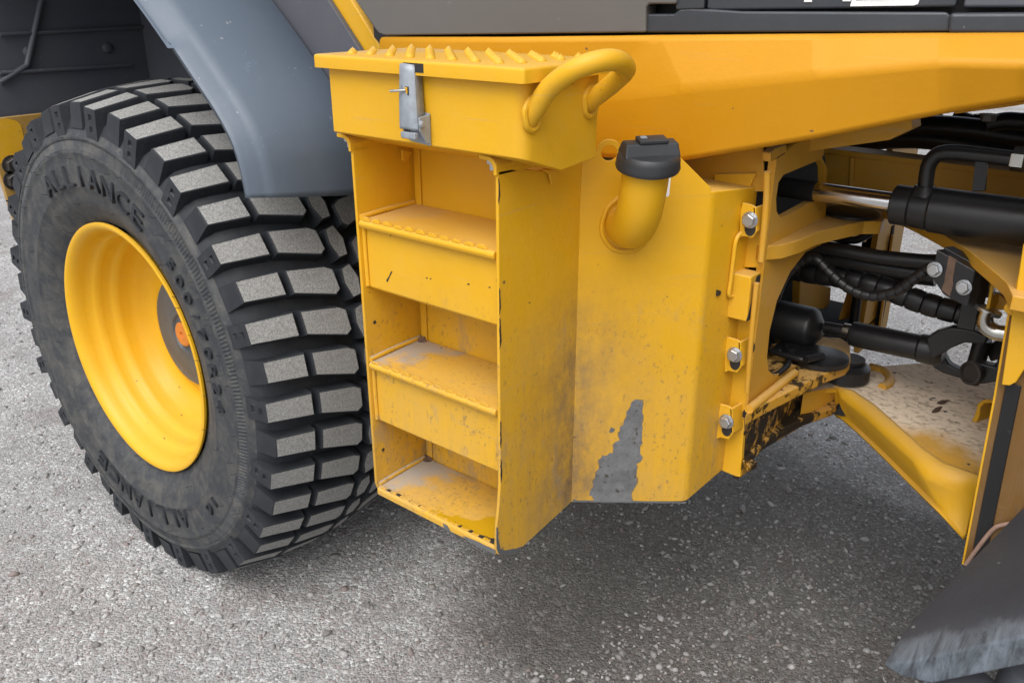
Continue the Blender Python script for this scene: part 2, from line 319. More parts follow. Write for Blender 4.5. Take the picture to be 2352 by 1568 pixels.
def spline(pts, n=8):
    pts = [Vector(q) for q in pts]; out = []
    ext = [pts[0]*2-pts[1]] + pts + [pts[-1]*2-pts[-2]]
    for i in range(1, len(ext)-2):
        a, b, c, d = ext[i-1], ext[i], ext[i+1], ext[i+2]
        for k in range(n):
            t = k/n; out.append(0.5*((2*b) + (c-a)*t + (2*a-5*b+4*c-d)*t*t + (3*b-a-3*c+d)*t**3))
    out.append(pts[-1]); return out
def add_tube(bm, pts, r, seg=14, cap=True):
    """r: number or list of radii"""
    pts = [Vector(q) for q in pts]; n = len(pts); rs = r if isinstance(r, (list, tuple)) else [r]*n
    t0 = (pts[1]-pts[0]).normalized(); ref = Vector((0, 0, 1)) if abs(t0.z) < 0.9 else Vector((1, 0, 0))
    nrm = (ref - t0*ref.dot(t0)).normalized(); rings = []; mi = 0
    for i in range(n):
        t = (pts[min(i+1, n-1)]-pts[max(i-1, 0)]).normalized()
        nrm = (nrm - t*nrm.dot(t)).normalized(); bi = t.cross(nrm)
        rings.append([bm.verts.new(pts[i] + (nrm*cos(2*pi*k/seg) + bi*sin(2*pi*k/seg))*rs[i]) for k in range(seg)])
    for i in range(n-1):
        for k in range(seg): bm.faces.new((rings[i][k], rings[i][(k+1) % seg], rings[i+1][(k+1) % seg], rings[i+1][k]))
    if cap: bm.faces.new(rings[0][::-1]); bm.faces.new(rings[-1])
def add_lathe(bm, prof, org, axis, seg=48, closed=False, cap=True):
    """prof: (radius, height along axis)"""
    axis = Vector(axis).normalized(); ref = Vector((0, 0, 1)) if abs(axis.z) < 0.9 else Vector((1, 0, 0))
    u = (ref-axis*ref.dot(axis)).normalized(); w = axis.cross(u); org = Vector(org)
    rings = []
    for r, h in prof:
        rings.append([bm.verts.new(org+axis*h+(u*cos(2*pi*k/seg)+w*sin(2*pi*k/seg))*max(r, 1e-4)) for k in range(seg)])
    m = len(rings)
    for i in range(m if closed else m-1):
        a, b = rings[i], rings[(i+1) % m]
        for k in range(seg): bm.faces.new((a[k], a[(k+1) % seg], b[(k+1) % seg], b[k]))
    if cap and not closed: bm.faces.new(rings[0][::-1]); bm.faces.new(rings[-1])
def box(name, a, b, mat, parent, bevel=0.002):
    bm = bmesh.new(); add_box(bm, a, b); return finish(name, bm, mat, parent, bevel)
def plate(name, pts, vec, mat, parent, holes=(), bevel=0.0015, seg=2):
    bm = bmesh.new(); add_plate(bm, pts, vec, holes); return finish(name, bm, mat, parent, bevel, seg)
def tube(name, pts, r, mat, parent, seg=14, n=8, cap=True):
    bm = bmesh.new(); add_tube(bm, spline(pts, n) if n else pts, r, seg, cap); return finish(name, bm, mat, parent, 0, angle=50)
def lathe(name, prof, org, axis, mat, parent, seg=40, bevel=0.0, cap=True, angle=35):
    bm = bmesh.new(); add_lathe(bm, prof, org, axis, seg, cap=cap); return finish(name, bm, mat, parent, bevel, angle=angle)
def hexbolt(name, c, nrm, r, mat, parent, turn=0.0):
    """hexagon head on a washer"""
    bm = bmesh.new(); nrm = Vector(nrm).normalized(); c = Vector(c)
    add_lathe(bm, [(r*1.22, 0), (r*1.22, r*0.16)], c, nrm, 24)
    ref = Vector((0, 0, 1)) if abs(nrm.z) < 0.9 else Vector((1, 0, 0)); u = (ref-nrm*ref.dot(nrm)).normalized(); w = nrm.cross(u)
    def ring(rr, h): return [bm.verts.new(c+nrm*h+(u*cos(turn+k*pi/3)+w*sin(turn+k*pi/3))*rr) for k in range(6)]
    rg = [ring(r, r*0.15), ring(r, r*0.85), ring(r*0.86, r*0.98)]
    for a, b in zip(rg, rg[1:]):
        for k in range(6): bm.faces.new((a[k], a[(k+1) % 6], b[(k+1) % 6], b[k]))
    bm.faces.new(rg[-1]); return finish(name, bm, mat, parent, 0.0006, 1)
def rough_outline(pts, amp, step, seed=0):
    out = []
    for i in range(len(pts)):
        a, b = Vector(pts[i]), Vector(pts[(i+1) % len(pts)]); n = max(1, int((b-a).length/step))
        for k in range(n):
            q = a.lerp(b, k/n); s = noise.noise_vector(q*90+Vector((seed, 0, 0)))*amp + noise.noise_vector(q*260+Vector((seed, 9, 0)))*amp*0.6
            out.append(q+s)
    return out
def decal(name, pts, nrm, mat, parent, lift=0.0007, amp=0.0, step=0.004, seed=0):
    """thin patch of bare metal or print on a flat face"""
    nrm = Vector(nrm).normalized(); o = Vector(pts[0])
    if amp: pts = rough_outline(pts, amp, step, seed)
    pts = [Vector(q) - nrm*((Vector(q)-o).dot(nrm)) + nrm*lift for q in pts]
    bm = bmesh.new(); add_plate(bm, pts, -nrm*(lift*1.6)); return finish(name, bm, mat, parent, smooth=False)
def text_mesh(body, size, depth, align='CENTER'):
    cu = bpy.data.curves.new('t', 'FONT'); cu.body = body; cu.size = size; cu.extrude = depth; cu.align_x = align; cu.resolution_u = 3
    o = bpy.data.objects.new('t', cu); COL.objects.link(o); dg = bpy.context.evaluated_depsgraph_get(); dg.update()
    e = o.evaluated_get(dg); me = bpy.data.meshes.new_from_object(e)
    bpy.data.objects.remove(o); bpy.data.curves.remove(cu); return me
def text_on(name, body, size, org, right, up, mat, parent, depth=0.0004, align='LEFT', lift=0.0008):
    me = text_mesh(body, size, depth, align); me.name = name
    r = Vector(right).normalized(); u = Vector(up); u = (u-r*u.dot(r)).normalized(); n = r.cross(u); org = Vector(org)
    for v in me.vertices: v.co = org + r*v.co.x + u*v.co.y + n*(v.co.z+lift)
    me.materials.clear(); me.materials.append(mat)
    o = bpy.data.objects.new(name, me); COL.objects.link(o); o.parent = parent; return o

# ------------------------------------------------------------------ the setting: gravel yard
bm = bmesh.new()
S = [-400, -60, -14, -6, -3, 0, 3, 6, 14, 60, 400]
gv = [[bm.verts.new((x, y, 0)) for y in S] for x in S]
for i in range(len(S)-1):
    for j in range(len(S)-1): bm.faces.new((gv[i][j], gv[i+1][j], gv[i+1][j+1], gv[i][j+1]))
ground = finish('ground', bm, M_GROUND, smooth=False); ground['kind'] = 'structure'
ground['label'] = 'grey compacted gravel yard with scattered pebbles'
#PEBBLES
def pebbles(n=72000):
    rng = np.random.default_rng(3)
    ico = bmesh.new(); bmesh.ops.create_icosphere(ico, subdivisions=1, radius=1.0)
    bv = np.array([v.co[:] for v in ico.verts]); bf = np.array([[v.index for v in f.verts] for f in ico.faces]); ico.free()
    ang = rng.uniform(0, 2*pi, n*4); rad = 0.15 + 5.6*rng.random(n*4)**0.80
    cx, cy = -0.25, 0.45
    x = cx+np.cos(ang)*rad; y = cy+np.sin(ang)*rad*0.9
    # loose stones gather in drifts
    keep = []
    for i in range(len(x)):
        d = noise.noise(Vector((x[i]*1.7, y[i]*1.7, 3.0)))*0.5+0.5
        if rng.random() < 0.06+max(0, d-0.25)*1.5: keep.append(i)
        if len(keep) >= n: break
    x = x[keep]; y = y[keep]; n = len(keep)
    r = np.clip(np.exp(rng.normal(math.log(0.0031), 0.46, n)), 0.0013, 0.0100)
    sc = np.stack([r*rng.uniform(0.85, 1.65, n), r*rng.uniform(0.6, 1.05, n), r*rng.uniform(0.55, 0.95, n)], 1)
    jit = 1+rng.uniform(-0.42, 0.42, (n, len(bv), 1))
    v = bv[None]*jit*sc[:, None, :]
    a = rng.uniform(0, 2*pi, n); ca, sa = np.cos(a)[:, None], np.sin(a)[:, None]
    tl = rng.uniform(-0.5, 0.5, n)[:, None]; vx, vy, vz = v[:, :, 0], v[:, :, 1], v[:, :, 2]
    vy, vz = vy*np.cos(tl)-vz*np.sin(tl), vy*np.sin(tl)+vz*np.cos(tl)
    v = np.stack([vx*ca-vy*sa+x[:, None], vx*sa+vy*ca+y[:, None], vz+(r*0.30)[:, None]], 2).reshape(-1, 3)
    f = (bf[None]+(np.arange(n)*len(bv))[:, None, None]).reshape(-1, 3)
    me = bpy.data.meshes.new('gravel'); me.from_pydata([], [], [])
    me.vertices.add(len(v)); me.vertices.foreach_set('co', v.ravel().astype(np.float32))
    me.loops.add(f.size); me.loops.foreach_set('vertex_index', f.ravel().astype(np.int32))
    me.polygons.add(len(f)); me.polygons.foreach_set('loop_start', np.arange(0, f.size, 3, dtype=np.int32))
    me.update(calc_edges=True)
    pal = np.array([(0.16, 0.158, 0.155), (0.28, 0.275, 0.27), (0.38, 0.372, 0.366), (0.52, 0.512, 0.505), (0.66, 0.65, 0.64), (0.26, 0.19, 0.175), (0.31, 0.29, 0.255)])
    pc = pal[rng.choice(7, n, p=[.13, .17, .20, .25, .15, .06, .04])]*rng.uniform(0.85, 1.15, (n, 1))
    ca_ = me.color_attributes.new('Col', 'FLOAT_COLOR', 'POINT')
    rgba = np.ones((n, len(bv), 4), np.float32); rgba[:, :, :3] = pc[:, None, :]; ca_.data.foreach_set('color', rgba.ravel())
    me.materials.append(M_PEB); o = bpy.data.objects.new('gravel', me); COL.objects.link(o)
    o['kind'] = 'stuff'; o['label'] = 'loose grey and reddish gravel stones lying on the yard'; o['category'] = 'gravel'; return o
pebbles()

# ------------------------------------------------------------------ the loader
L = empty('wheel_loader', None, (0, 0.93, 0)); L['label'] = 'yellow wheel loader with access steps, tool box and dark treaded tyres on gravel'; L['category'] = 'wheel loader'
bpy.context.view_layer.update(); LINV = Vector((0, -0.93, 0))
class _Base:    # every child mesh is written in yard coordinates, the Empty sits at the loader's foot
    pass
ROOT = empty_off = L
def attach():   # called once at the end: undo the Empty's own offset on its direct children
    for c in COL.objects:
        if c.parent == L: c.location = c.location + LINV

# ---- rear wheel
WC = Vector((-1.272, 0.265, 0.622)); YC = 0.265; NL = 44; PITCH_A = 2*pi/NL
def squash(co):   # tyre flattens where it stands on the gravel
    z = co.z + WC.z
    if z < 0.002: co.z = 0.002 - WC.z + (z-0.002)*0.02
    return co
def rtop(y): return 0.660 - 0.038*((y-YC)/0.262)**2
def wpos(y, a, r): return Vector((r*cos(a), y-YC, r*sin(a)))
def tyre_mesh():
    prof = [(0.330, 0.036), (0.338, 0.027), (0.352, 0.022), (0.356, 0.017), (0.372, 0.010), (0.376, 0.005), (0.40, -0.003), (0.425, -0.009), (0.428, -0.0115), (0.432, -0.0105), (0.46, -0.0135), (0.485, -0.0135), (0.503, -0.011),
            (0.507, -0.0135), (0.513, -0.0135), (0.517, -0.010), (0.538, -0.004), (0.541, -0.0075), (0.548, -0.007), (0.552, -0.002), (0.563, 0.003), (0.582, 0.014), (0.600, 0.034), (0.611, 0.070), (0.617, 0.115), (0.622, 0.18), (0.624, YC)]
    full = prof + [(r, 2*YC-y) for r, y in reversed(prof[:-1])]
    bm = bmesh.new(); add_lathe(bm, [(r, y-YC) for r, y in full], (0, 0, 0), (0, 1, 0), 144, cap=False)
    for v in bm.verts: squash(v.co)
    return bm
def block(poly, taper_a=0.010, taper_y=0.004, rbase=0.606):
    """tread block: poly of (y, angle) seen from above, crowned top, slightly flared foot"""
    bm = bmesh.new(); cy = sum(q[0] for q in poly)/len(poly); ca = sum(q[1] for q in poly)/len(poly); n = len(poly)
    top = [bm.verts.new(wpos(y, a, rtop(y))) for y, a in poly]
    bot = [bm.verts.new(wpos(y+(taper_y if y > cy else -taper_y), a+(taper_a if a > ca else -taper_a), rbase)) for y, a in poly]
    f = bm.faces.new(top); f.material_index = 1
    for i in range(n): bm.faces.new((top[i], bot[i], bot[(i+1) % n], top[(i+1) % n]))
    return bm
def shoulder(long):
    """outer tread block: worn top, flank reaching down the sidewall, pockets on every other one"""
    y0 = -0.001 if long else 0.010; h = 0.0425
    rin = 0.548 if long else 0.566; yin = -0.0045 if long else 0.001
    hb = 0.046 if long else 0.050
    bm = bmesh.new(); d = 0.012
    t = [wpos(y0, h, rtop(y0)), wpos(y0, -h+0.006, rtop(y0)), wpos(0.103, -h-d, rtop(0.103)), wpos(0.103, h-d, rtop(0.103))]
    b = [wpos(yin, hb, rin), wpos(yin, -hb, rin), wpos(0.104, -h-d-0.012, 0.604), wpos(0.104, h-d+0.012, 0.604)]
    tv = [bm.verts.new(q) for q in t]; bv = [bm.verts.new(q) for q in b]
    f = bm.faces.new(tv); f.material_index = 1
    for i in (1, 2, 3): bm.faces.new((tv[i], bv[i], bv[(i+1) % 4], tv[(i+1) % 4]))
    # flank (top edge tv0-tv1, foot bv0-bv1)
    us = [0, 0.34, 0.68, 1] if long else [0, 1]; vs = [0, 0.20, 0.40, 0.56, 0.78, 1] if long else [0, 1]
    def q(u, v):
        a = Vector(t[0]).lerp(Vector(t[1]), u); c = Vector(b[0]).lerp(Vector(b[1]), u); return a.lerp(c, v)
    g = {}
    for i, u in enumerate(us):
        for j, v in enumerate(vs):
            if (i, j) == (0, 0): g[i, j] = tv[0]
            elif (i, j) == (len(us)-1, 0): g[i, j] = tv[1]
            elif (i, j) == (0, len(vs)-1): g[i, j] = bv[0]
            elif (i, j) == (len(us)-1, len(vs)-1): g[i, j] = bv[1]
            else: g[i, j] = bm.verts.new(q(u, v))
    inn = (Vector(t[3])-Vector(t[0])).normalized()*0.0045
    for i in range(len(us)-1):
        for j in range(len(vs)-1):
            c4 = (g[i, j], g[i, j+1], g[i+1, j+1], g[i+1, j])
            if long and i == 1 and j in (1, 3):
                cen = sum((v.co for v in c4), Vector())/4
                r4 = [bm.verts.new(v.co.lerp(cen, 0.18)+inn) for v in c4]; bm.faces.new(r4)
                for k in range(4): bm.faces.new((c4[k], c4[(k+1) % 4], r4[(k+1) % 4], r4[k]))
            else: bm.faces.new(c4)
    return bm
def mesh_of(bm, name, mats):
    bmesh.ops.recalc_face_normals(bm, faces=bm.faces); me = bpy.data.meshes.new(name); bm.to_mesh(me); bm.free()
    for m in mats: me.materials.append(m)
    me.polygons.foreach_set('use_smooth', [False]*len(me.polygons)); return me
def soften(bm, off=0.0028):
    bmesh.ops.recalc_face_normals(bm, faces=bm.faces)
    ed = [e for e in bm.edges if any(f.material_index == 1 for f in e.link_faces)]
    bmesh.ops.bevel(bm, geom=ed, offset=off, segments=2, profile=0.5, affect='EDGES', material=0)
    for v in bm.verts: v.co += noise.noise_vector(v.co*70)*0.0012
    return bm
h = 0.0425
BLK = {'shoulder_long': mesh_of(soften(shoulder(True)), 'shoulder_block', [M_LUG, M_TOP]), 'shoulder_short': mesh_of(soften(shoulder(False)), 'shoulder_block', [M_LUG, M_TOP]),
       'mid': mesh_of(soften(block([(0.117, h-0.015), (0.117, -h-0.015), (0.215, -h-0.060), (0.229, -h-0.046), (0.229, h-0.058), (0.209, h-0.040)])), 'tread_block', [M_LUG, M_TOP]),
       'centre': mesh_of(soften(block([(0.248, 0.050), (0.244, 0.0), (0.254, -0.060), (0.282, -0.055), (0.288, 0.005), (0.276, 0.060)])), 'centre_block', [M_LUG, M_TOP])}
def mirror(me):
    m2 = me.copy()
    for v in m2.vertices: v.co.y = -v.co.y
    m2.flip_normals(); return m2
BLKM = {k: mirror(v) for k, v in BLK.items() if k != 'centre'}
RING_PROF_RIM = [(r_, y_-0.006) for r_, y_ in [(0.336, 0.028), (0.336, 0.022), (0.331, 0.020), (0.322, 0.024), (0.314, 0.032), (0.309, 0.044), (0.306, 0.058), (0.303, 0.072), (0.296, 0.080), (0.290, 0.086), (0.288, 0.10), (0.286, 0.118), (0.281, 0.126), (0.2735, 0.132), (0.2715, 0.145), (0.268, 0.165), (0.262, 0.180), (0.252, 0.192), (0.246, 0.205), (0.200, 0.222), (0.180, 0.215), (0.170, 0.196), (0.166, 0.192), (0.05, 0.192), (0.05, 0.30), (0.25, 0.30), (0.31, 0.32), (0.32, 0.50), (0.336, 0.51)]]
def word_ring(name, body, r0, height, a_start, a_end, y, parent, mat, depth=0.005):
    n = len(body)
    for i, chx in enumerate(body):
        me = text_mesh(chx, height*1.38, depth); xs = [v.co.x for v in me.vertices]
        step = abs(a_end-a_start)/max(1, n-1)*(r0+height/2); w = max(xs)-min(xs); sx = min(1.5, 0.80*step/max(w, 1e-4)) if chx not in 'I/' else 1.0
        a = a_start+(a_end-a_start)*i/max(1, n-1); cx = (max(xs)+min(xs))/2
        for v in me.vertices:
            x = (v.co.x-cx)*sx; rr = r0+v.co.y; ang = -x/(r0+height/2)
            v.co = Vector((cos(a+ang)*rr, y-YC-v.co.z, sin(a+ang)*rr))
        me.name = name; me.materials.clear(); me.materials.append(mat)
        o = bpy.data.objects.new(name, me); COL.objects.link(o); o.parent = parent
def build_wheel(name, loc, label, detail):
    w = empty(name, L, loc); w['label'] = label
    tyre = finish('tyre', tyre_mesh(), [M_RUB, M_LUG], w, angle=60)
    for pl_ in tyre.data.polygons:
        if abs(pl_.center.y) < 0.258 and hypot(pl_.center.x, pl_.center.z) > 0.548: pl_.material_index = 1
    bm = bmesh.new(); add_lathe(bm, [(r, y-YC) for r, y in RING_PROF_RIM], (0, 0, 0), (0, 1, 0), 96, cap=False); finish('rim', bm, M_RIM, w, angle=50)
    bm = bmesh.new(); add_lathe(bm, [(0.158, 0.205-YC), (0.158, 0.188-YC), (0.150, 0.180-YC), (0.120, 0.178-YC), (0.112, 0.172-YC), (0.055, 0.170-YC), (0.05, 0.176-YC), (0.001, 0.176-YC)], (0, 0, 0), (0, 1, 0), 48, cap=False); finish('hub', bm, M_HUB, w)
    bm = bmesh.new(); add_lathe(bm, [(0.034, 0.178-YC), (0.034, 0.166-YC), (0.030, 0.163-YC), (0.009, 0.163-YC), (0.007, 0.168-YC), (0.001, 0.168-YC)], (0, 0, 0), (0, 1, 0), 32, cap=False); finish('hub_plug', bm, M_ORANGE, w)
    T0 = radians(20.9)     # picture: one long outer block has its upper corner at 21 degrees
    if detail:
        for i in range(NL):
            for key, me, off in (('shoulder_long' if i % 2 == 0 else 'shoulder_short', None, 0), ('mid', None, 0), ('centre', None, 0.5), ('midm', None, 0.5), ('shm', None, 0.5)):
                ang = T0 - 0.0375 + (i+off)*PITCH_A
                ca = (ang+pi) % (2*pi)-pi
                if key == 'midm': me = BLKM['mid']
                elif key == 'shm': me = BLKM['shoulder_long' if i % 2 else 'shoulder_short']
                else: me = BLK[key]
                low = sin(ang)*0.67 + WC.z < 0.06
                if low:
                    me = me.copy(); R = Matrix.Rotation(-ang, 4, 'Y')
                    for v in me.vertices: v.co = R.inverted() @ squash(R @ v.co)
                o = bpy.data.objects.new('tread_block', me); COL.objects.link(o); o.parent = w; o.rotation_euler = (0, -ang, 0)
        # moulded rib band, raised words, rubber hairs
        bm = bmesh.new(); N = 720; rr = []
        for k in range(N):
            a = 2*pi*k/N; y = -0.0115 if k % 2 else -0.0145
            rr.append([bm.verts.new(squash(wpos(yy, a+ (0.006 if r > 0.53 else 0), r))) for r, yy in ((0.517, y+0.002), (0.538, y+0.008), (0.538, 0.012), (0.517, 0.012))])
        for k in range(N):
            a, b = rr[k], rr[(k+1) % N]
            for j in range(4): bm.faces.new((a[j], a[(j+1) % 4], b[(j+1) % 4], b[j]))
        finish('rib_band', bm, M_RUB, w, smooth=False)
        word_ring('raised_letter', 'ALLIANCE', 0.431, 0.052, radians(116), radians(60), -0.0135, w, M_LUG)
        word_ring('raised_letter', 'ALLIANCE', 0.431, 0.052, radians(-64), radians(-120), -0.0135, w, M_LUG)
        word_ring('raised_letter', '500/70R24', 0.448, 0.030, radians(42), radians(0), -0.0145, w, M_LUG)
        word_ring('raised_letter', '16', 0.455, 0.030, radians(-38), radians(-43), -0.0145, w, M_LUG)
        bm = bmesh.new(); rng = random.Random(5)
        for rad, cnt, y in ((0.345, 26, 0.028), (0.385, 12, 0.004), (0.44, 10, -0.012), (0.495, 16, -0.0125), (0.510, 34, -0.014), (0.545, 30, -0.0075)):
            for k in range(cnt):
                a = 2*pi*(k+rng.random()*0.7)/cnt; p0 = wpos(y, a, rad); ln = rng.uniform(0.010, 0.022)
                add_tube(bm, [p0, p0+Vector((rng.uniform(-.2, .2), -1, 0.15))*ln*0.5, p0+Vector((rng.uniform(-.5, .5), -1.7, 0.5))*ln*0.55], 0.0006, 4)
        hr = finish('rubber_hair', bm, M_LUG, w); hr['kind'] = 'stuff'
    else:
        bm = bmesh.new()
        for i in range(NL):
            for key, off in (('shoulder_long' if i % 2 == 0 else 'shoulder_short', 0), ('mid', 0), ('centre', .5), ('midm', .5), ('shm', .5)):
                me = BLKM['mid'] if key == 'midm' else BLKM['shoulder_long'] if key == 'shm' else BLK[key]
                t2 = me.copy(); R = Matrix.Rotation(-(T0+(i+off)*PITCH_A), 4, 'Y')
                for v in t2.vertices: v.co = squash(R @ v.co)
                bm.from_mesh(t2); bpy.data.meshes.remove(t2)
        o = finish('tread', bm, [M_LUG, M_TOP], w, smooth=False); o['kind'] = 'stuff'
    return w
build_wheel('rear_wheel', WC, 'left rear wheel with deep yellow rim', True)
fw = build_wheel('front_wheel', WC+Vector((2.98, 0, 0)), 'left front wheel', False)
def copy_wheel(src, loc, lab, name):
    r = src.copy(); COL.objects.link(r); r.name = name; r.location = loc; r.rotation_euler = (0, 0, pi); r['label'] = lab
    for c in src.children: d = c.copy(); COL.objects.link(d); d.parent = r
    return r
copy_wheel(fw, Vector((-1.272, 1.86-YC, WC.z)), 'far rear wheel behind the frame', 'rear_wheel')
copy_wheel(fw, Vector((1.70, 1.86-YC, WC.z)), 'far front wheel behind the frame', 'front_wheel')

# ---- rear fender: outer profile swept inwards, lower edge cut on a slant
FD = empty('rear_fender', L); FD['label'] = 'grey plastic rear fender with scuffed outer lip'
def fender_shell():
    prof = [(-0.627, 1.118), (-0.632, 1.155), (-0.642, 1.195), (-0.662, 1.235), (-0.700, 1.280), (-0.745, 1.322), (-0.800, 1.373), (-0.850, 1.418), (-0.908, 1.467), (-0.98, 1.52), (-1.08, 1.565), (-1.22, 1.60), (-1.4, 1.62), (-1.7, 1.63), (-2.03, 1.62)]
    prof = [(q.x, q.z) for q in spline([(x, 0, z) for x, z in prof], 4)]
    bm = bmesh.new(); n = len(prof); rows = []
    for i, (x, z) in enumerate(prof):
        # outward side direction in the profile plane
        a = Vector(prof[max(0, i-1)]); b = Vector(prof[min(n-1, i+1)]); t = (b-a).normalized(); nn = Vector((t.y, -t.x));  nn = -nn if nn.dot(Vector((x+1.27, z-0.6))) < 0 else nn
        row = []
        k0 = 1.0 if i else 1.0
        lip = 0.006 if z < 1.392 else -0.010
        for (dy, off) in ((0.004, -0.016), (0.0, -0.004 - (0.006-lip)), (0.006, 0.002-(0.006-lip)*0.6), (0.030, 0.006), (0.038, 0.012), (0.055, 0.020), (0.16, 0.026), (0.275, 0.022), (0.282, 0.014), (0.286, -0.01)):
            dz = -0.15*dy*max(0.0, 1-i/6)
            row.append(bm.verts.new((x+nn.x*off, dy, z+nn.y*off+dz)))
        rows.append(row)
    for a, b in zip(rows, rows[1:]):
        for j in range(len(a)-1): bm.faces.new((a[j], a[j+1], b[j+1], b[j]))
    return bm
o = finish('fender_shell', fender_shell(), M_FEND, FD, angle=60)
md = o.modifiers.new('thick', 'SOLIDIFY'); md.thickness = 0.006; md.offset = -1
# dark inner cheek of the fender (faces the strut)
plate('fender_cheek', [(-0.60, 0.286, 1.02), (-0.612, 0.286, 1.10), (-0.66, 0.286, 1.225), (-0.85, 0.286, 1.41), (-1.0, 0.286, 1.53), (-1.25, 0.286, 1.585), (-1.25, 0.286, 1.70), (-0.85, 0.286, 1.62), (-0.70, 0.286, 1.47), (-0.54, 0.286, 1.30), (-0.50, 0.286, 1.05)], (0, 0.012, 0), M_DFEND, FD)
AR = empty('wheel_arch', L); AR['label'] = 'dark plastic wheel arch lining with moulded ribs'
plate('arch_lining', [(-2.04, -0.10, 1.09), (-2.04, 1.7, 1.09), (-2.04, 1.7, 1.9), (-2.04, -0.10, 1.9)], (-0.01, 0, 0), M_DFEND, AR)
plate('arch_wall', [(-2.04, 0.60, 0.65), (-0.62, 0.60, 0.65), (-0.62, 0.60, 1.75), (-2.04, 0.60, 1.75)], (0, 0.012, 0), M_DFEND, AR)
plate('arch_roof', [(-2.04, -0.05, 1.70), (-0.85, 0.28, 1.70), (-0.62, 0.60, 1.70), (-2.04, 0.60, 1.70)], (0, 0, 0.012), M_DFEND, AR)
for a, b, r in (((590, 25), (425, 250), 0.012), ((555, 30), (400, 250), 0.010), ((95, 0), (62, 150), 0.009), ((62, 150), (0, 190), 0.008), ((0, 168), (300, 150), 0.006), ((0, 80), (330, 62), 0.006)):
    tube('rib', [P(a[0], a[1], X=-2.03), P(b[0], b[1], X=-2.03)], r, M_DFEND, AR, 8, 0)
for a in ((65, 120), (245, 110)):
    lathe('blind_rivet', [(0.016, 0), (0.016, 0.006), (0.010, 0.010)], P(a[0], a[1], X=-2.038), (1, 0, 0), M_DFEND, AR, 16)

# ---- rear cross plate seen past the tyre
RP = empty('rear_plate', L); RP['label'] = 'yellow rear plate with oval and two grimy bolts'
plate('cross_plate', PS([(-42, 276), (110, 259), (140, 259), (140, 700), (80, 640), (28, 492), (0, 402)], X=-2.0), (-0.02, 0, 0), M_GRIMY_SHADE, RP, bevel=0.003)
oc = P(19, 327, X=-2.0); bm = bmesh.new()
ov = [oc+Vector((0.0015, 0.040*cos(a)*1.15, 0.030*sin(a)+(0.038 if sin(a) > 0 else -0.038))) for a in [2*pi*k/32 for k in range(32)]]
add_plate(bm, ov, (-0.001, 0, 0)); finish('oval_hole_fill', bm, M_YEL, RP)  # bright oval painted in for the lit yellow behind a hole
for q in ((28, 379), (31, 414)): hexbolt('bolt', P(q[0], q[1], X=-1.998), (1, 0, 0), 0.024, M_DBOLT, RP)
plate('gap_strip', PS([(14, 459), (60, 472), (60, 476), (14, 463)], X=-1.9985), (-0.001, 0, 0), M_INK, RP, bevel=0)

# ---- access ladder
LD = empty('access_ladder', L); LD['label'] = 'yellow three-step access ladder with serrated noses'
def side_plate(x0, x1, pts, lab):
    o = plate('side_plate', [(x0, y, z) for y, z in pts], (x1-x0, 0, 0), M_LAD, LD, bevel=0.002); return o
side_plate(-0.006, 0.0, [(0.000, 1.247), (0.0, 0.735), (-0.004, 0.69), (-0.010, 0.655), (-0.012, 0.612), (-0.004, 0.594), (0.03, 0.575), (0.06, 0.575), (0.205, 0.594), (0.206, 1.238), (0.10, 1.232), (0.03, 1.246)], '')
side_plate(-0.318, -0.312, [(0.000, 1.247), (0.0, 0.61), (0.006, 0.592), (0.03, 0.588), (0.16, 0.60), (0.16, 1.235), (0.03, 1.246)], '')
for x in (-0.003, -0.315):   # plate tops roll inwards under the tool box
    bm = bmesh.new(); d = -1 if x > -0.1 else 1
    pr = [(0.003, 1.240), (0.003, 1.254), (-0.002, 1.262), (-0.010, 1.266), (-0.030, 1.267), (-0.030, 1.261), (-0.012, 1.260), (-0.006, 1.256), (-0.003, 1.250), (-0.003, 1.240)]
    s = 1 if x > -0.1 else 1
    add_plate(bm, [(x+q[0]*s, -0.004, q[1]) for q in pr], (0, 0.09, 0)); finish('rolled_flange', bm, M_LAD, LD, 0.001)
    c = Vector((x-0.017, 0.012, 1.262))
    b = hexbolt('bolt', c, (0, 0, -1), 0.0095, M_BOLT, LD); lathe('bolt_shank', [(0.005, 0), (0.005, 0.018)], c, (0, 0, -1), M_BOLT, LD, 12)
plate('back_panel', [(-0.312, 0.135, 0.60), (-0.006, 0.135, 0.60), (-0.006, 0.135, 1.25), (-0.312, 0.135, 1.25)], (0, 0.006, 0), M_LAD, LD)
plate('corner_strip', [(-0.306, 0.1345, 0.60), (-0.292, 0.1345, 0.60), (-0.292, 0.1345, 1.24), (-0.306, 0.1345, 1.24)], (0, -0.004, 0), M_LAD, LD)
SZ = [0.606, 0.867, 1.128]
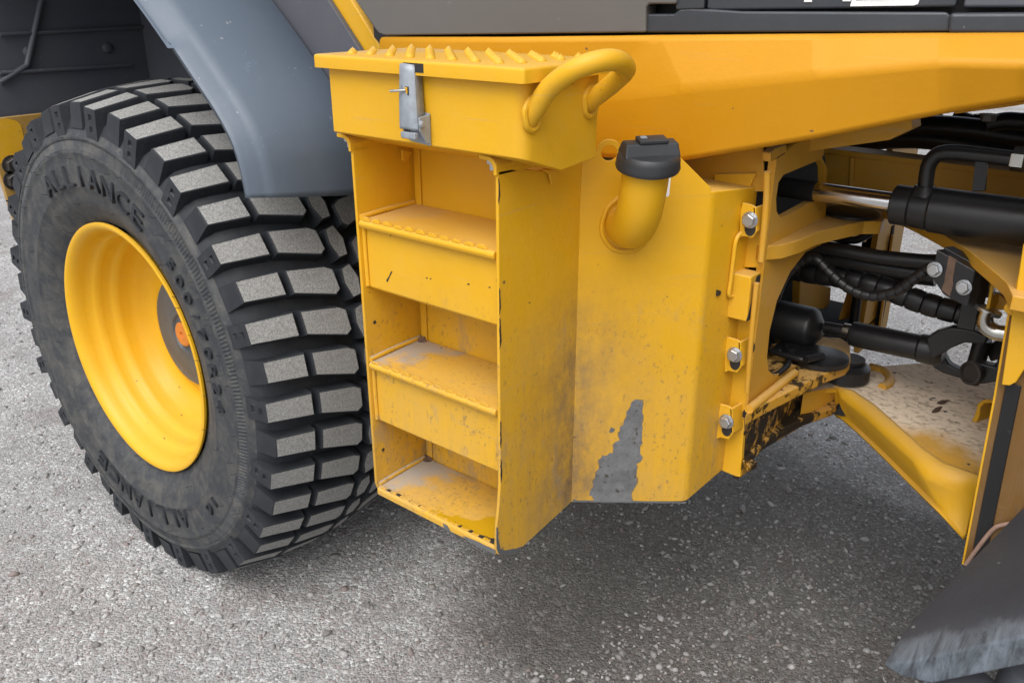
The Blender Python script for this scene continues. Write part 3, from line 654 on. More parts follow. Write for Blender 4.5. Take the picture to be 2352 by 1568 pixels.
for k, z in enumerate(SZ):
    x0, x1 = -0.3075, -0.0085
    bm = bmesh.new()
    if k == 0: pr = [(-0.004, z-0.016), (-0.004, z-0.004), (0.0, z), (0.133, z+0.004), (0.133, z-0.004), (0.004, z-0.006), (0.002, z-0.016)]
    else:
        pr = [(0.012, z-0.122), (0.012, z-0.016), (-0.001, z-0.014), (-0.004, z-0.007), (-0.001, z-0.001), (0.133, z+0.003), (0.133, z-0.003), (0.019, z-0.008), (0.018, z-0.118), (0.050, z-0.123), (0.050, z-0.129), (0.022, z-0.129)]
    add_plate(bm, [(x0, y, zz) for y, zz in pr], (x1-x0, 0, 0)); finish('step', bm, M_LAD, LD, 0.0025, 3)
    # serrated nose: punched teeth along the edge
    bm = bmesh.new(); rng = random.Random(k+3); n = 11; w = (x1-x0-0.014)/n
    for i in range(n):
        a = x0+0.004+i*w; wear = 0.55 if k == 0 else (0.75 if k == 1 else 1)
        hgt = (0.0055+rng.uniform(-0.0012, 0.0008))*wear
        ptsq = [(a+0.0005, z-0.001), (a+w*0.18, z+hgt), (a+w*0.62, z+hgt*rng.uniform(0.85, 1.0)), (a+w*0.80, z-0.001)]
        add_plate(bm, [(px_, -0.001, pz) for px_, pz in ptsq], (0, 0.006, 0))
    finish('nose_teeth', bm, M_LAD, LD, 0.0008, 1)
    # weld beads where the step meets the left plate
    tube('weld_bead', [(x0-0.002, 0.004, z+0.002), (x0-0.0035, 0.06, z+0.004), (x0-0.002, 0.13, z+0.005)], 0.005, M_LAD, LD, 8, 6)
    if k: tube('weld_bead', [(x0-0.001, 0.010, z-0.012), (x0-0.002, 0.010, z-0.06), (x0-0.001, 0.010, z-0.12)], 0.004, M_LAD, LD, 8, 6)
for z in (0.90, 0.64): lathe('drain_hole', [(0.0035, 0), (0.0035, 0.0006)], (-0.312, 0.022, z+0.035), (1, 0, 0), M_CHIP, LD, 16)
# two gusset tongues under the tool box
plate('gusset_tongue', PS([(1232, 388), (1246, 392), (1258, 400), (1262, 420), (1264, 424), (1280, 394), (1275, 389)], X=0.004), (0.004, 0, 0), M_LAD, LD)
plate('gusset_tongue', PS([(903, 341), (920, 345), (922, 368), (928, 372), (944, 348)], X=-0.312+0.012), (0.005, 0, 0), M_LAD, LD)
# chipped paint on edges
def chips(poly_list, nrm, mat, par, seed, **k):
    for i, pts in enumerate(poly_list): decal('paint_chip', pts, nrm, mat, par, 0.0006, 0.0012, 0.003, seed+i)
chips([[(0, 0.0006, a), (0, 0.0032+0.001*(j % 2), a+0.01), (0, 0.0024, b), (0, 0.0006, b+0.004)] for j, (a, b) in enumerate(((1.03, 1.068), (0.975, 1.02), (0.80, 0.845), (0.735, 0.775), (1.20, 1.232)))], (1, 0, 0), M_CHIP, LD, 1)
chips([[(0, -0.0115, 0.655), (0, -0.008, 0.65), (0, -0.006, 0.625), (0, -0.002, 0.606), (0, 0.014, 0.594), (0, 0.040, 0.583), (0, 0.058, 0.577), (0, 0.04, 0.5753), (0, 0.028, 0.577), (0, -0.004, 0.595), (0, -0.0115, 0.613)]], (1, 0, 0), M_CHIPG, LD, 30)
chips([[(-0.009, -0.0040, 0.591), (-0.03, -0.0040, 0.590), (-0.075, -0.0040, 0.5905), (-0.085, -0.0040, 0.596), (-0.05, -0.0040, 0.599), (-0.009, -0.0040, 0.600)],
       [(-0.115, -0.0040, 0.591), (-0.13, -0.0040, 0.5905), (-0.133, -0.0040, 0.600), (-0.122, -0.0040, 0.601)]], (0, -1, 0), M_CHIPG, LD, 50)
chips([[(-0.009, 0.001, z_), (-0.035, 0.0, z_), (-0.06, 0.0, z_), (-0.055, 0.006, z_), (-0.03, 0.010, z_), (-0.009, 0.024, z_)] for z_ in (0.6066,)], (0, 0, 1), M_CHIP, LD, 60)
chips([[(x_, 0.0, 0.607), (x_+0.016, 0.0, 0.607), (x_+0.014, 0.005, 0.607), (x_+0.002, 0.006, 0.607)] for x_ in (-0.285, -0.26, -0.225, -0.20, -0.10, -0.075)], (0, 0, 1), M_CHIP, LD, 70)
chips([[(x_, 0.012, 1.05+dz), (x_+w_, 0.012, 1.0505+dz), (x_+w_, 0.012, 1.0525+dz), (x_, 0.012, 1.052+dz)] for x_, w_, dz in ((-0.166, 0.003, 0.0), (-0.156, 0.002, 0.0005), (-0.075, 0.005, 0.009), (-0.03, 0.003, 0.012))], (0, -1, 0), M_CHIP, LD, 80)
chips([[(-0.262, 0.012, 1.026), (-0.248, 0.012, 1.046), (-0.2465, 0.012, 1.045), (-0.259, 0.012, 1.024)]], (0, -1, 0), M_CHIP, LD, 85)
for zz, sgn in ((0.871, 1), (0.611, 1)):   # dirt packed in the inner corners
    bm = bmesh.new(); bmesh.ops.create_icosphere(bm, subdivisions=3, radius=1.0)
    for v in bm.verts:
        nn = 1+0.5*noise.noise(v.co*2.2+Vector((zz*9, 0, 0))); v.co = Vector((-0.301+v.co.x*0.012*nn, 0.127+v.co.y*0.010*nn, zz-0.002+v.co.z*0.008*nn))
    finish('packed_dirt', bm, M_RUST, LD)

# ---- tool box on top of the ladder
TB = empty('tool_box', L); TB['label'] = 'yellow sheet-metal tool box with lid and latch'
bm = bmesh.new()
pr = [(-0.020, 1.2725), (0.070, 1.2440), (0.157, 1.2505), (0.157, 1.377), (-0.020, 1.377)]
add_plate(bm, [(-0.332, y, z) for y, z in pr], (0.392, 0, 0)); 
for v in bm.verts:
    if v.co.x > 0 and v.co.y < 0: pass
ed = [e for e in bm.edges if all(abs(v.co.x-0.06) < 1e-4 and abs(v.co.y+0.02) < 1e-4 for v in e.verts)]
bmesh.ops.bevel(bm, geom=ed, offset=0.022, segments=6, profile=0.5, affect='EDGES')
finish('box_body', bm, M_LAD, TB, 0.002)
bm = bmesh.new(); add_box(bm, (-0.350, -0.035, 1.372), (0.074, 0.178, 1.392))
ed = [e for e in bm.edges if all(v.co.z > 1.39 for v in e.verts) or abs(e.verts[0].co.z-e.verts[1].co.z) > 0.01]
bmesh.ops.bevel(bm, geom=ed, offset=0.005, segments=4, profile=0.5, affect='EDGES'); 
LIDO = finish('tool_box_lid', bm, M_LAD, L); LIDO['label'] = 'yellow tool box lid with diagonal rows of raised studs'
plate('latch_slot', [(-0.146, -0.0352, 1.3762), (-0.106, -0.0352, 1.3762), (-0.106, -0.0352, 1.3885), (-0.146, -0.0352, 1.3885)], (0, -0.0006, 0), M_INK, TB, bevel=0)
# diagonal rows of anti-slip studs, each pressed up from the sheet
bm = bmesh.new(); bmesh.ops.create_icosphere(bm, subdivisions=2, radius=1.0)
for v in bm.verts:
    rr_ = hypot(v.co.x, v.co.y); hh_ = max(0.0, 1-rr_)**0.8 if v.co.z > 0 else -0.2
    v.co = Vector((v.co.x*0.0082, v.co.y*0.0070, hh_*0.0085))
stud = bpy.data.meshes.new('stud'); bm.to_mesh(stud); bm.free(); stud.materials.append(M_LAD); stud.polygons.foreach_set('use_smooth', [True]*len(stud.polygons))
LR = LIDO
ns = 0
for i in range(-2, 16):
    for j in range(0, 14):
        # rows run at 45 degrees; neighbours along a row almost touch
        x = -0.345+0.0432*i - 0.0205*j; y = 0.003+0.0205*j
        if -0.325 <= x <= 0.030 and y <= 0.150:
            o = bpy.data.objects.new('stud', stud); COL.objects.link(o); o.parent = LR; o.location = (x, y, 1.392); o.rotation_euler = (0, 0, radians(45)); ns += 1
# hasp latch
LT = empty('latch', L); LT['label'] = 'galvanised over-centre latch with keeper pin'
def latch():
    bm = bmesh.new()
    rows = [(1.386, 0.0130, -0.0385), (1.376, 0.0130, -0.0400), (1.340, 0.0150, -0.0430), (1.300, 0.0170, -0.0450), (1.2965, 0.0170, -0.0445)]
    rg = []
    for z, hw, y in rows:
        cx = -0.138 + (1.386-z)*0.05
        rg.append([bm.verts.new(q) for q in ((cx-hw, y+0.014, z), (cx-hw, y+0.004, z), (cx-hw+0.004, y, z+0.001), (cx, y-0.002, z+0.002), (cx+hw-0.004, y, z+0.001), (cx+hw, y+0.004, z), (cx+hw, y+0.018, z))])
    for a, b in zip(rg, rg[1:]):
        for j in range(6): bm.faces.new((a[j], a[j+1], b[j+1], b[j]))
    return bm
o = finish('hasp', latch(), M_ZINC, LT, angle=40); md = o.modifiers.new('t', 'SOLIDIFY'); md.thickness = 0.0022; md.offset = 1
plate('hasp_window', [(-0.141, -0.0446, 1.345), (-0.127, -0.0452, 1.345), (-0.127, -0.0452, 1.357), (-0.141, -0.0446, 1.357)], (0, -0.0006, 0), M_INK, LT, bevel=0)
plate('hasp_window', [(-0.138, -0.0452, 1.3475), (-0.129, -0.0458, 1.3475), (-0.129, -0.0458, 1.356), (-0.138, -0.0452, 1.356)], (0, -0.0004, 0), M_YEL, LT, bevel=0)
tube('keeper_pin', [(-0.156, -0.054, 1.3500), (-0.145, -0.051, 1.351), (-0.132, -0.046, 1.352)], 0.002, M_STEEL, LT, 8, 4)
plate('latch_bracket', [(-0.112, -0.022, 1.318), (-0.112, -0.044, 1.316), (-0.112, -0.044, 1.308), (-0.112, -0.044, 1.297), (-0.112, -0.030, 1.277), (-0.112, -0.0215, 1.276)], (0.003, 0, 0), M_ZINC, LT)
plate('latch_bracket', [(-0.153, -0.0215, 1.310), (-0.153, -0.040, 1.308), (-0.153, -0.042, 1.299), (-0.153, -0.0215, 1.280)], (0.003, 0, 0), M_ZINC, LT)
plate('latch_base', [(-0.153, -0.0215, 1.277), (-0.109, -0.0215, 1.273), (-0.109, -0.0215, 1.320), (-0.153, -0.0215, 1.320)], (0, -0.003, 0), M_ZINC, LT)
box('latch_link', (-0.146, -0.048, 1.284), (-0.116, -0.040, 1.294), M_ZINC, LT, 0.002)
lathe('rivet', [(0.0055, 0), (0.0055, 0.002), (0.003, 0.004)], (-0.109, -0.041, 1.306), (1, 0, 0), M_ZINC, LT, 16)
# grab handle
GH = empty('grab_handle', L); GH['label'] = 'bent yellow tube grab handle welded to the tool box'
tube('handle_tube', [(0.050, 0.0, 1.318), (0.066, 0.0, 1.338), (0.090, 0.0, 1.366), (0.124, 0.002, 1.389), (0.149, 0.020, 1.400), (0.158, 0.048, 1.400), (0.150, 0.083, 1.390), (0.130, 0.112, 1.379), (0.092, 0.130, 1.355), (0.050, 0.136, 1.328)], 0.0138, M_LAD, GH, 20, 10)
for c, d in (((0.060, 0.0, 1.330), (0.65, 0, 0.75)), ((0.060, 0.136, 1.334), (0.8, 0.1, 0.6))):
    bm = bmesh.new(); ring = []
    for k in range(25):
        a = 2*pi*k/24; ring.append(Vector(c)+Vector((0.001, 0.0165*cos(a)*(1+0.06*sin(5*a)), 0.021*sin(a))))
    add_tube(bm, ring, 0.0042, 8, False); finish('weld_ring', bm, M_LAD, GH)

# ---- fuel tank beside the ladder
TK = empty('fuel_tank', L); TK['label'] = 'yellow angled fuel tank with scraped bare patch'
NT_ = Vector((0.6416, -0.7671, 0)); TP0 = Vector((0, 0.205, 0)); TPL = (TP0, NT_)
bm = bmesh.new()
plan = [(0.0, 0.205), (0.165, 0.343), (0.182, 0.452), (0.182, 0.56), (-0.30, 0.56), (-0.30, 0.205)]
zt = {0: 1.18, 1: 1.182, 2: 1.172, 3: 1.172, 4: 1.18, 5: 1.18}; zb = {0: 0.594, 1: 0.594, 2: 0.618, 3: 0.618, 4: 0.594, 5: 0.594}
b = [bm.verts.new((x, y, zb[i])) for i, (x, y) in enumerate(plan)]; t = [bm.verts.new((x, y, zt[i])) for i, (x, y) in enumerate(plan)]
bm.faces.new(b[::-1]); bm.faces.new(t)
for i in range(6): bm.faces.new((b[i], b[(i+1) % 6], t[(i+1) % 6], t[i]))
ed = [e for e in bm.edges if abs(e.verts[0].co.z-e.verts[1].co.z) > 0.3 and abs(e.verts[0].co.x-0.165) < 1e-3]
bmesh.ops.bevel(bm, geom=ed, offset=0.008, segments=5, profile=0.5, affect='EDGES')
finish('tank_body', bm, M_TANK, TK, 0.0025)
u = Vector((0.7671, 0.6416, 0))
def onT(s, z, off=0.0): return TP0 + u*s + Vector((0, 0, z)) + NT_*off
eye = P(1399, 352, pl=TPL); es = (eye-TP0).dot(u); ez = eye.z
ring = [onT(es+0.0215*cos(a), ez+0.0215*sin(a)) for a in [radians(d) for d in range(0, 181, 12)]]
plate('tank_shoulder', [onT(0.0, 1.178, -0.006), onT(0.2135, 1.178, -0.006), onT(0.2085, 1.19, -0.006), onT(0.1565, 1.238, -0.006), onT(es+0.03, 1.238, -0.006)] + [q-NT_*0.006 for q in ring] + [onT(es-0.024, 1.238, -0.006), onT(0.0, 1.238, -0.006)], NT_*0.006, M_TANK, TK,
      holes=[[onT(es+0.0125*cos(-a), ez+0.0125*sin(-a), -0.006) for a in [2*pi*k/20 for k in range(20)]]], bevel=0.001)
# scraped patch
sp = [(805,150),(860,105),(930,115),(958,130),(955,300),(968,320),(950,400),(945,460),(962,490),(948,560),(940,650),(955,690),(920,740),(930,840),(960,885),(930,940),(875,975),(870,1060),(880,1100),(865,1150),(878,1215),(850,1270),(805,1350),(812,1440),(815,1475),(300,1475),(285,1400),(240,1395),(270,1310),(295,1270),(290,1200),(325,1120),(330,1080),(375,1010),(362,930),(420,860),(470,870),(520,830),(560,820),(560,720),(590,680),(650,660),(630,570),(655,510),(650,470),(700,450),(705,400),(735,330),(735,280),(785,230)]
def crop(pts, x0, y0, s): return [((x0+x/s)/1.7142857, (y0+y/s)/1.7142857) for x, y in pts]
decal('primer_rim', PS(crop(sp, 2250, 1540, 3.409), pl=TPL), NT_, simple('primer_edge', (0.22, 0.15, 0.06), 0.6, 0, 0.5, 150), TK, 0.0005, 0.0042, 0.003, 21)
o = decal('bare_patch', PS(crop(sp, 2250, 1540, 3.409), pl=TPL), NT_, M_BARE, TK, 0.0008, 0.0016, 0.003, 4); o['label'] = 'scraped patch of bare grey steel'
decal('bare_patch', PS(crop([(510, 540), (530, 490), (590, 500), (570, 540), (520, 555)], 2250, 1540, 3.409), pl=TPL), NT_, M_CHIPG, TK, 0.0008, 0.001, 0.002, 6)
decal('bare_patch', PS([(1316, 1152), (1575, 1155), (1577, 1152), (1470, 1150), (1440, 1148), (1380, 1149), (1316, 1148)], pl=TPL), NT_, M_CHIPG, TK, 0.0007, 0.001, 0.003, 8)
decal('bare_patch', PS([(1316, 1152), (1330, 1149), (1316, 1146)], pl=TPL), NT_, M_CHIPG, TK, 0.0006, 0.001, 0.003, 9)
# filler neck, cap, information sticker
FN = empty('filler_neck', L); FN['label'] = 'yellow bent filler neck with black screw cap'
bm = bmesh.new(); pth = spline([Vector(q)+Vector((0.014, 0.0115, 0.008)) for q in [(0.022, 0.266, 1.122), (0.050, 0.238, 1.120), (0.077, 0.211, 1.130), (0.096, 0.193, 1.155), (0.107, 0.184, 1.190), (0.115, 0.180, 1.240)]], 8)
add_tube(bm, pth, 0.0355, 32); finish('neck_pipe', bm, M_TANK, FN, angle=50)
bm = bmesh.new(); wc = Vector((0.059, 0.2546, 1.1285)); add_tube(bm, [wc+u*(0.0405*cos(a)*(1+0.03*sin(4*a)))+Vector((0, 0, 1))*(0.047*sin(a)*(1+0.03*sin(5*a)))+NT_*0.001 for a in [2*pi*k/40 for k in range(41)]], 0.0042, 8, False); finish('weld_ring', bm, M_TANK, FN)
CX = Vector((0.13, -0.13, 1.0)).normalized(); CC = Vector((0.1300, 0.1905, 1.2385))
lathe('cap_body', [(0.0425, -0.002), (0.0470, 0.0), (0.0485, 0.004), (0.0475, 0.008), (0.0470, 0.016), (0.0450, 0.022), (0.0420, 0.025), (0.002, 0.026)], CC, CX, M_CAP, FN, 48)
cu_ = Vector((0.62, 0.78, -0.10)); cu_ = (cu_-CX*cu_.dot(CX)).normalized(); cw = CX.cross(cu_)
bm = bmesh.new()
def capP(a, b_, h_): return CC+cu_*a+cw*b_+CX*h_
prof = [(-0.021, 0.021), (-0.011, 0.041), (0.011, 0.041), (0.021, 0.021)]
e0 = [bm.verts.new(capP(-0.043 if h_ < 0.03 else -0.040, w_, h_)) for w_, h_ in prof]; e1 = [bm.verts.new(capP(0.043 if h_ < 0.03 else 0.040, w_, h_)) for w_, h_ in prof]
bm.faces.new(e0); bm.faces.new(e1[::-1])
for i in range(4): bm.faces.new((e0[i], e0[(i+1) % 4], e1[(i+1) % 4], e1[i]))
finish('cap_grip', bm, M_CAP, FN, 0.003, 3)
bm = bmesh.new(); q8 = [capP(a, b_, h_) for h_ in (0.0400, 0.0465) for a, b_ in ((-0.020, -0.013), (0.024, -0.013), (0.024, 0.012), (-0.020, 0.012))]
vv = [bm.verts.new(q) for q in q8]
for f in ((0, 1, 2, 3), (4, 7, 6, 5), (0, 4, 5, 1), (1, 5, 6, 2), (2, 6, 7, 3), (3, 7, 4, 0)): bm.faces.new([vv[i] for i in f])
finish('lock_cover', bm, M_CAP, FN, 0.002)
bm = bmesh.new(); q8 = [capP(a, b_, h_) for h_ in (0.046, 0.0485) for a, b_ in ((-0.016, -0.004), (-0.006, -0.004), (-0.006, 0.004), (-0.016, 0.004))]
vv = [bm.verts.new(q) for q in q8]
for f in ((0, 1, 2, 3), (4, 7, 6, 5), (0, 4, 5, 1), (1, 5, 6, 2), (2, 6, 7, 3), (3, 7, 4, 0)): bm.faces.new([vv[i] for i in f])
finish('lock_pin', bm, M_ZINC, FN, 0.0008, 1)
ST = empty('sticker', L); ST['label'] = 'white fluid information sticker behind the filler neck'
tr = P(1541, 388, pl=TPL); br = P(1538, 452, pl=TPL); sr = (tr-TP0).dot(u); w_ = 0.062
decal('sticker_sheet', [onT(sr-w_, br.z), onT(sr-0.002, br.z), onT(sr, br.z+0.002), onT(sr+0.001, tr.z), onT(sr-w_, tr.z)], NT_, M_WHITE, ST, 0.0005)
for i, (s_, zz) in enumerate((('T-675', 416), ('80', 422), ('58', 427), ('58258', 432), ('8904', 438))):
    q = P(1516, zz, pl=TPL); me_ = text_on('sticker_print', s_, 0.0052, onT(sr-0.030 + (0 if i in (0, 3, 4) else -0.002), q.z-0.002, 0.0004), u, (0, 0, 1), M_INK, ST, 0.0001)
dz_ = P(1533, 402, pl=TPL).z; ds = sr-0.0065
bm = bmesh.new(); add_tube(bm, [onT(ds+0.0042*sin(a)*(1-cos(a))*0.62, dz_-0.0085*cos(a), 0.0007) for a in [2*pi*k/24 for k in range(25)]], 0.0007, 6, False); finish('drop_symbol', bm, M_INK, ST)
bz = P(1530, 440, pl=TPL).z
for a_, b_ in ((0, 0), (0.0022, 0.0016)):
    c4 = [onT(sr-0.018+a_, bz-0.004+b_, 0.0007), onT(sr-0.010+a_, bz-0.004+b_, 0.0007), onT(sr-0.010+a_, bz+0.005+b_, 0.0007), onT(sr-0.018+a_, bz+0.005+b_, 0.0007)]
    bm = bmesh.new(); add_tube(bm, c4+[c4[0]], 0.0004, 4, False); finish('book_symbol', bm, M_INK, ST)
q = P(1524, 450, pl=TPL); text_on('sticker_print', 'N1784', 0.0028, onT(sr-0.016, q.z-0.001, 0.0004), u, (0, 0, 1), M_INK, ST, 0.0001)
decal('paint_chip', [P(1644, 666, pl=((0.165, 0.343, 0), (0.99, -0.14, 0))), P(1652, 668, pl=((0.165, 0.343, 0), (0.99, -0.14, 0))), P(1651, 676, pl=((0.165, 0.343, 0), (0.99, -0.14, 0))), P(1644, 678, pl=((0.165, 0.343, 0), (0.99, -0.14, 0)))], (0.988, -0.155, 0), M_CHIP, TK, 0.004, 0.001, 0.002, 3)

# ---- rear bulkhead with flange, tabs and bolts
BH = empty('rear_bulkhead', L); BH['label'] = 'yellow rear frame bulkhead with cylinder and drive-shaft openings'
XB = 0.217
zs_ = (0.606, 0.75, 0.95, 1.10, 1.225)
plate('bulkhead_plate', [Vector((XB, 0.458, z)) for z in reversed(zs_)][:0] + PS([(1898, 280), (1893, 355), (1888, 362), (1900, 385), (1898, 480), (1893, 520), (1890, 560), (1850, 580), (1815, 625), (1785, 690), (1768, 760), (1762, 820), (1765, 850), (1778, 863), (1800, 852), (1830, 838), (1838, 870), (1712, 962)], X=XB) + [Vector((XB, 0.458, z)) for z in (0.742, 0.95, 1.10, 1.225)], (-0.014, 0, 0), M_HITCH, BH,
      holes=[PS([(1800, 402), (1874, 371), (1886, 367), (1894, 383), (1895, 425), (1890, 447), (1874, 458), (1804, 497), (1792, 499), (1784, 485), (1783, 455), (1788, 420)], X=XB), PS([(1770, 352), (1779, 342), (1806, 333), (1804, 352), (1784, 366), (1770, 372)], X=XB)], bevel=0.003)
plate('bulkhead_foot', [Vector((XB-0.002, 0.458, 0.742)), Vector((XB-0.002, 0.458, 0.606))] + PS([(1740, 1040), (1850, 975), (1900, 930), (1850, 880)], X=XB-0.002), (-0.012, 0, 0), M_OIL2, BH)
plate('upper_bracket', PS([(1540, 375), (1752, 338), (1756, 440), (1560, 445)], Y=0.466), (0, 0.006, 0), M_HITCH, BH)
fl = [(1640, 400), (1735, 398), (1722, 430), (1723, 470), (1732, 487), (1752, 500), (1763, 515), (1752, 590), (1744, 600), (1742, 615), (1700, 615), (1692, 640), (1688, 670), (1686, 690), (1694, 712), (1712, 724), (1732, 738), (1722, 830), (1712, 930), (1704, 1040), (1700, 1096), (1690, 1094), (1655, 1080), (1640, 1075), (1620, 800)]
plate('flange', PS(fl, Y=0.457), (0, 0.012, 0), M_YEL, BH, bevel=0.002)
plate('flange_foot', PS([(1704, 1040), (1724, 1064), (1726, 1075), (1702, 1096)], X=0.216), (-0.004, 0, 0), M_OILY, BH, bevel=0.001)
for i, (cx, cy) in enumerate(((1722, 503), (1687, 812), (1668, 965))):
    pts = [(cx-24, cy+44), (cx-22, cy-20), (cx-17, cy-38), (cx+6, cy-32), (cx+14, cy-26), (cx+16, cy+30), (cx+6, cy+44), (cx-14, cy+40)]
    plate('bolt_tab', PS(pts, Y=0.4235), (0, 0.005, 0), M_YEL, BH, bevel=0.0015)
    pts2 = [(cx+14, cy-26), (cx+30, cy-30), (cx+29, cy+32), (cx+16, cy+30)]
    a4 = [P(*pts2[0], Y=0.4235), P(*pts2[3], Y=0.4235)]
    bm = bmesh.new(); q0, q3 = a4; b0 = q0+Vector((0.004, 0.036, 0)); b3 = q3+Vector((0.004, 0.036, 0))
    add_plate(bm, [q0, b0, b3, q3], (-0.005, 0, 0)); finish('tab_side', bm, M_YEL, BH, 0.001)
    bc = P(cx+1, cy+2, Y=0.4225); hexbolt('bolt', bc, (0, -1, 0), 0.0118, M_BOLT, BH, 0.3*i)
    sl = P(cx+1, cy+22, Y=0.4228); decal('slot', [sl+Vector((0.010*cos(a), 0, 0.013*sin(a))) for a in [2*pi*k/16 for k in range(16)]], (0, -1, 0), M_INK, BH, 0.0004)
    decal('slot', [P(cx+42, cy-14, Y=0.457)+Vector((0.004*cos(a), 0, 0.010*sin(a))) for a in [2*pi*k/12 for k in range(12)]], (0, -1, 0), M_INK, BH, 0.0006) if i else None
box('stop_block', (0.168, 0.418, 0.945), (0.213, 0.458, 1.028), M_YEL, BH, 0.003)
decal('paint_chip', [(0.213, 0.4175, 0.946), (0.213, 0.440, 0.946), (0.213, 0.452, 0.99), (0.213, 0.455, 1.024), (0.213, 0.440, 1.024), (0.213, 0.436, 0.99), (0.213, 0.424, 0.965)], (1, 0, 0), M_CHIP, BH, 0.0008, 0.0016, 0.003, 2)
tube('weld_bead', [P(x, y, pl=((0.172, 0.385, 0), (0.988, -0.154, 0)))+Vector((0.004, -0.002, 0)) for x, y in [(1712, 522), (1700, 532), (1687, 550), (1681, 590), (1675, 640), (1671, 676), (1684, 676), (1698, 668)]], 0.0040, M_YEL, BH, 8, 6)
tube('rear_stiffener', PS([(1762, 395), (1760, 470), (1748, 600)], X=0.221), 0.006, M_HITCH, BH, 8, 4)
tube('rear_stiffener', PS([(1738, 650), (1727, 760), (1716, 900)], X=0.221), 0.005, M_HITCH, BH, 8, 4)
# gussets and hitch plates (horizontal)
def hplate(name, px, z, t, mat, par, **k): return plate(name, PS(px, Z=z), (0, 0, -t), mat, par, **k)
HP = empty('hitch_plates', L); HP['label'] = 'stacked yellow hitch plates of the articulation joint'
hplate('upper_gusset', [(1744, 572), (1752, 566), (1800, 562), (1840, 550), (1880, 532), (1930, 520), (1985, 508), (2025, 508), (2032, 500), (2020, 470), (1900, 452), (1800, 505), (1735, 556)], 1.074, 0.026, M_HITCH, HP, bevel=0.002)
hplate('lower_hitch', [(1712, 952), (1760, 925), (1800, 905), (1850, 880), (1900, 855), (1945, 838), (1954, 826), (1953, 790), (1930, 775), (1850, 770), (1770, 790), (1742, 900)], 0.768, 0.024, M_OILY, HP, bevel=0.003)
tube('hitch_rail', PS([(1720, 940), (1770, 900), (1825, 856)], Z=0.772), 0.009, M_HITCH, HP, 8, 4)
hplate('lower_fork', [(1705, 1062), (1722, 1046), (1760, 1008), (1800, 984), (1850, 958), (1915, 936), (1925, 925), (1900, 880), (1780, 900), (1712, 1000)], 0.652, 0.020, M_OIL2, HP, bevel=0.003)
plate('fork_edge', PS([(1705, 1058), (1722, 1046), (1740, 1062), (1722, 1072)], Z=0.640), (0, 0, -0.012), M_OIL2, HP)
HXY = P(1945, 868, Z=0.72)
lathe('hinge_bush', [(0.050, 1.0745), (0.052, 1.075), (0.052, 1.080), (0.045, 1.083)], (P(1955, 492, Z=1.075).x, P(1955, 492, Z=1.075).y, 0), (0, 0, 1), M_BLK, HP, 32)
lathe('hinge_pin', [(0.030, 0.625), (0.030, 0.75)], (HXY.x-0.01, HXY.y+0.04, 0), (0, 0, 1), M_BLK, HP, 32)
lathe('grease_seal', [(0.045, 0.705), (0.052, 0.709), (0.050, 0.735), (0.04, 0.742)], (HXY.x-0.015, HXY.y+0.03, 0), (0, 0, 1), M_BLK, HP, 32)
lathe('pin_cover', [(0.060, 0), (0.060, 0.010), (0.045, 0.014), (0.001, 0.014)], P(1880, 826, Z=0.770), (0, 0, 1), M_BLK, HP, 32)
lathe('pin_washer', [(0.036, 0), (0.036, 0.008), (0.016, 0.009), (0.016, 0.013), (0.001, 0.013)], P(1818, 808, Z=0.774), (0, 0, 1), M_BLK, HP, 32)
plate('lock_plate', PS([(1800, 800), (1850, 802), (1900, 815), (1935, 830), (1925, 842), (1870, 840), (1810, 826)], Z=0.774), (0, 0, 0.006), M_BLK, HP)
tube('grease_hose', PS([(1770, 808), (1795, 806), (1812, 820), (1806, 842), (1786, 858), (1772, 862)], Z=0.782), 0.006, M_HOSE, HP, 10, 6)
tube('grease_hose', PS([(1770, 806), (1820, 820), (1850, 826), (1880, 822)], Z=0.790), 0.006, M_HOSE, HP, 10, 6)
tube('grease_nipple', PS([(1850, 826), (1878, 820), (1890, 818)], Z=0.795), [0.008]*9, M_BLK, HP, 8, 4)
# interior of the rear frame: gearbox in shade black, so no light comes through the openings
IN = empty('gearbox', L); IN['label'] = 'gearbox housing in shade black inside the rear frame'
plate('inner_shade_wall', [(0.02, 0.47, 0.74), (0.02, 1.36, 0.74), (0.02, 1.36, 1.35), (0.02, 0.47, 1.35)], (-0.06, 0, 0), M_VOID, IN)
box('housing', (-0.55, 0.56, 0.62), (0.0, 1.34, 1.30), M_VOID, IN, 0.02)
plate('inner_shade_cheek', [(0.20, 0.475, 0.72), (0.0, 0.475, 0.72), (0.0, 0.475, 1.25), (0.20, 0.475, 1.25)], (0, 0.01, 0), M_VOID, IN)
plate('inner_shade_floor', [(0.19, 0.48, 0.690), (0.19, 1.36, 0.690), (-0.55, 1.36, 0.690), (-0.55, 0.48, 0.690)], (0, 0, -0.01), M_VOID, IN)
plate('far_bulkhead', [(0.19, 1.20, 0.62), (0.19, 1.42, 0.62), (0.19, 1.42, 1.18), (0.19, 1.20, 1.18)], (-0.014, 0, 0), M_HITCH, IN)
plate('far_shade_cover', PS([(1985, 520), (2050, 520), (2030, 700), (2015, 780), (1965, 780), (1958, 700)], Y=1.30), (0.0, 0.02, 0), M_VOID, IN)
plate('far_flange', PS([(2047, 540), (2052, 540), (2018, 780), (2013, 780)], Y=1.29), (0, 0.01, 0), M_HITCH, IN, bevel=0)
plate('yellow_cover', PS([(1838, 640), (1910, 660), (1908, 690), (1900, 708), (1890, 710), (1836, 700)], X=0.10), (-0.02, 0, 0), M_HITCH, IN, bevel=0.004)
plate('inner_bracket', PS([(1955, 640), (1965, 645), (1940, 735), (1925, 735)], X=0.14), (0.004, 0.02, 0), M_HITCH, IN)
plate('inner_bracket', PS([(1945, 530), (1995, 525), (1990, 556), (1945, 552)], X=0.19), (-0.02, 0, 0), M_HITCH, IN)
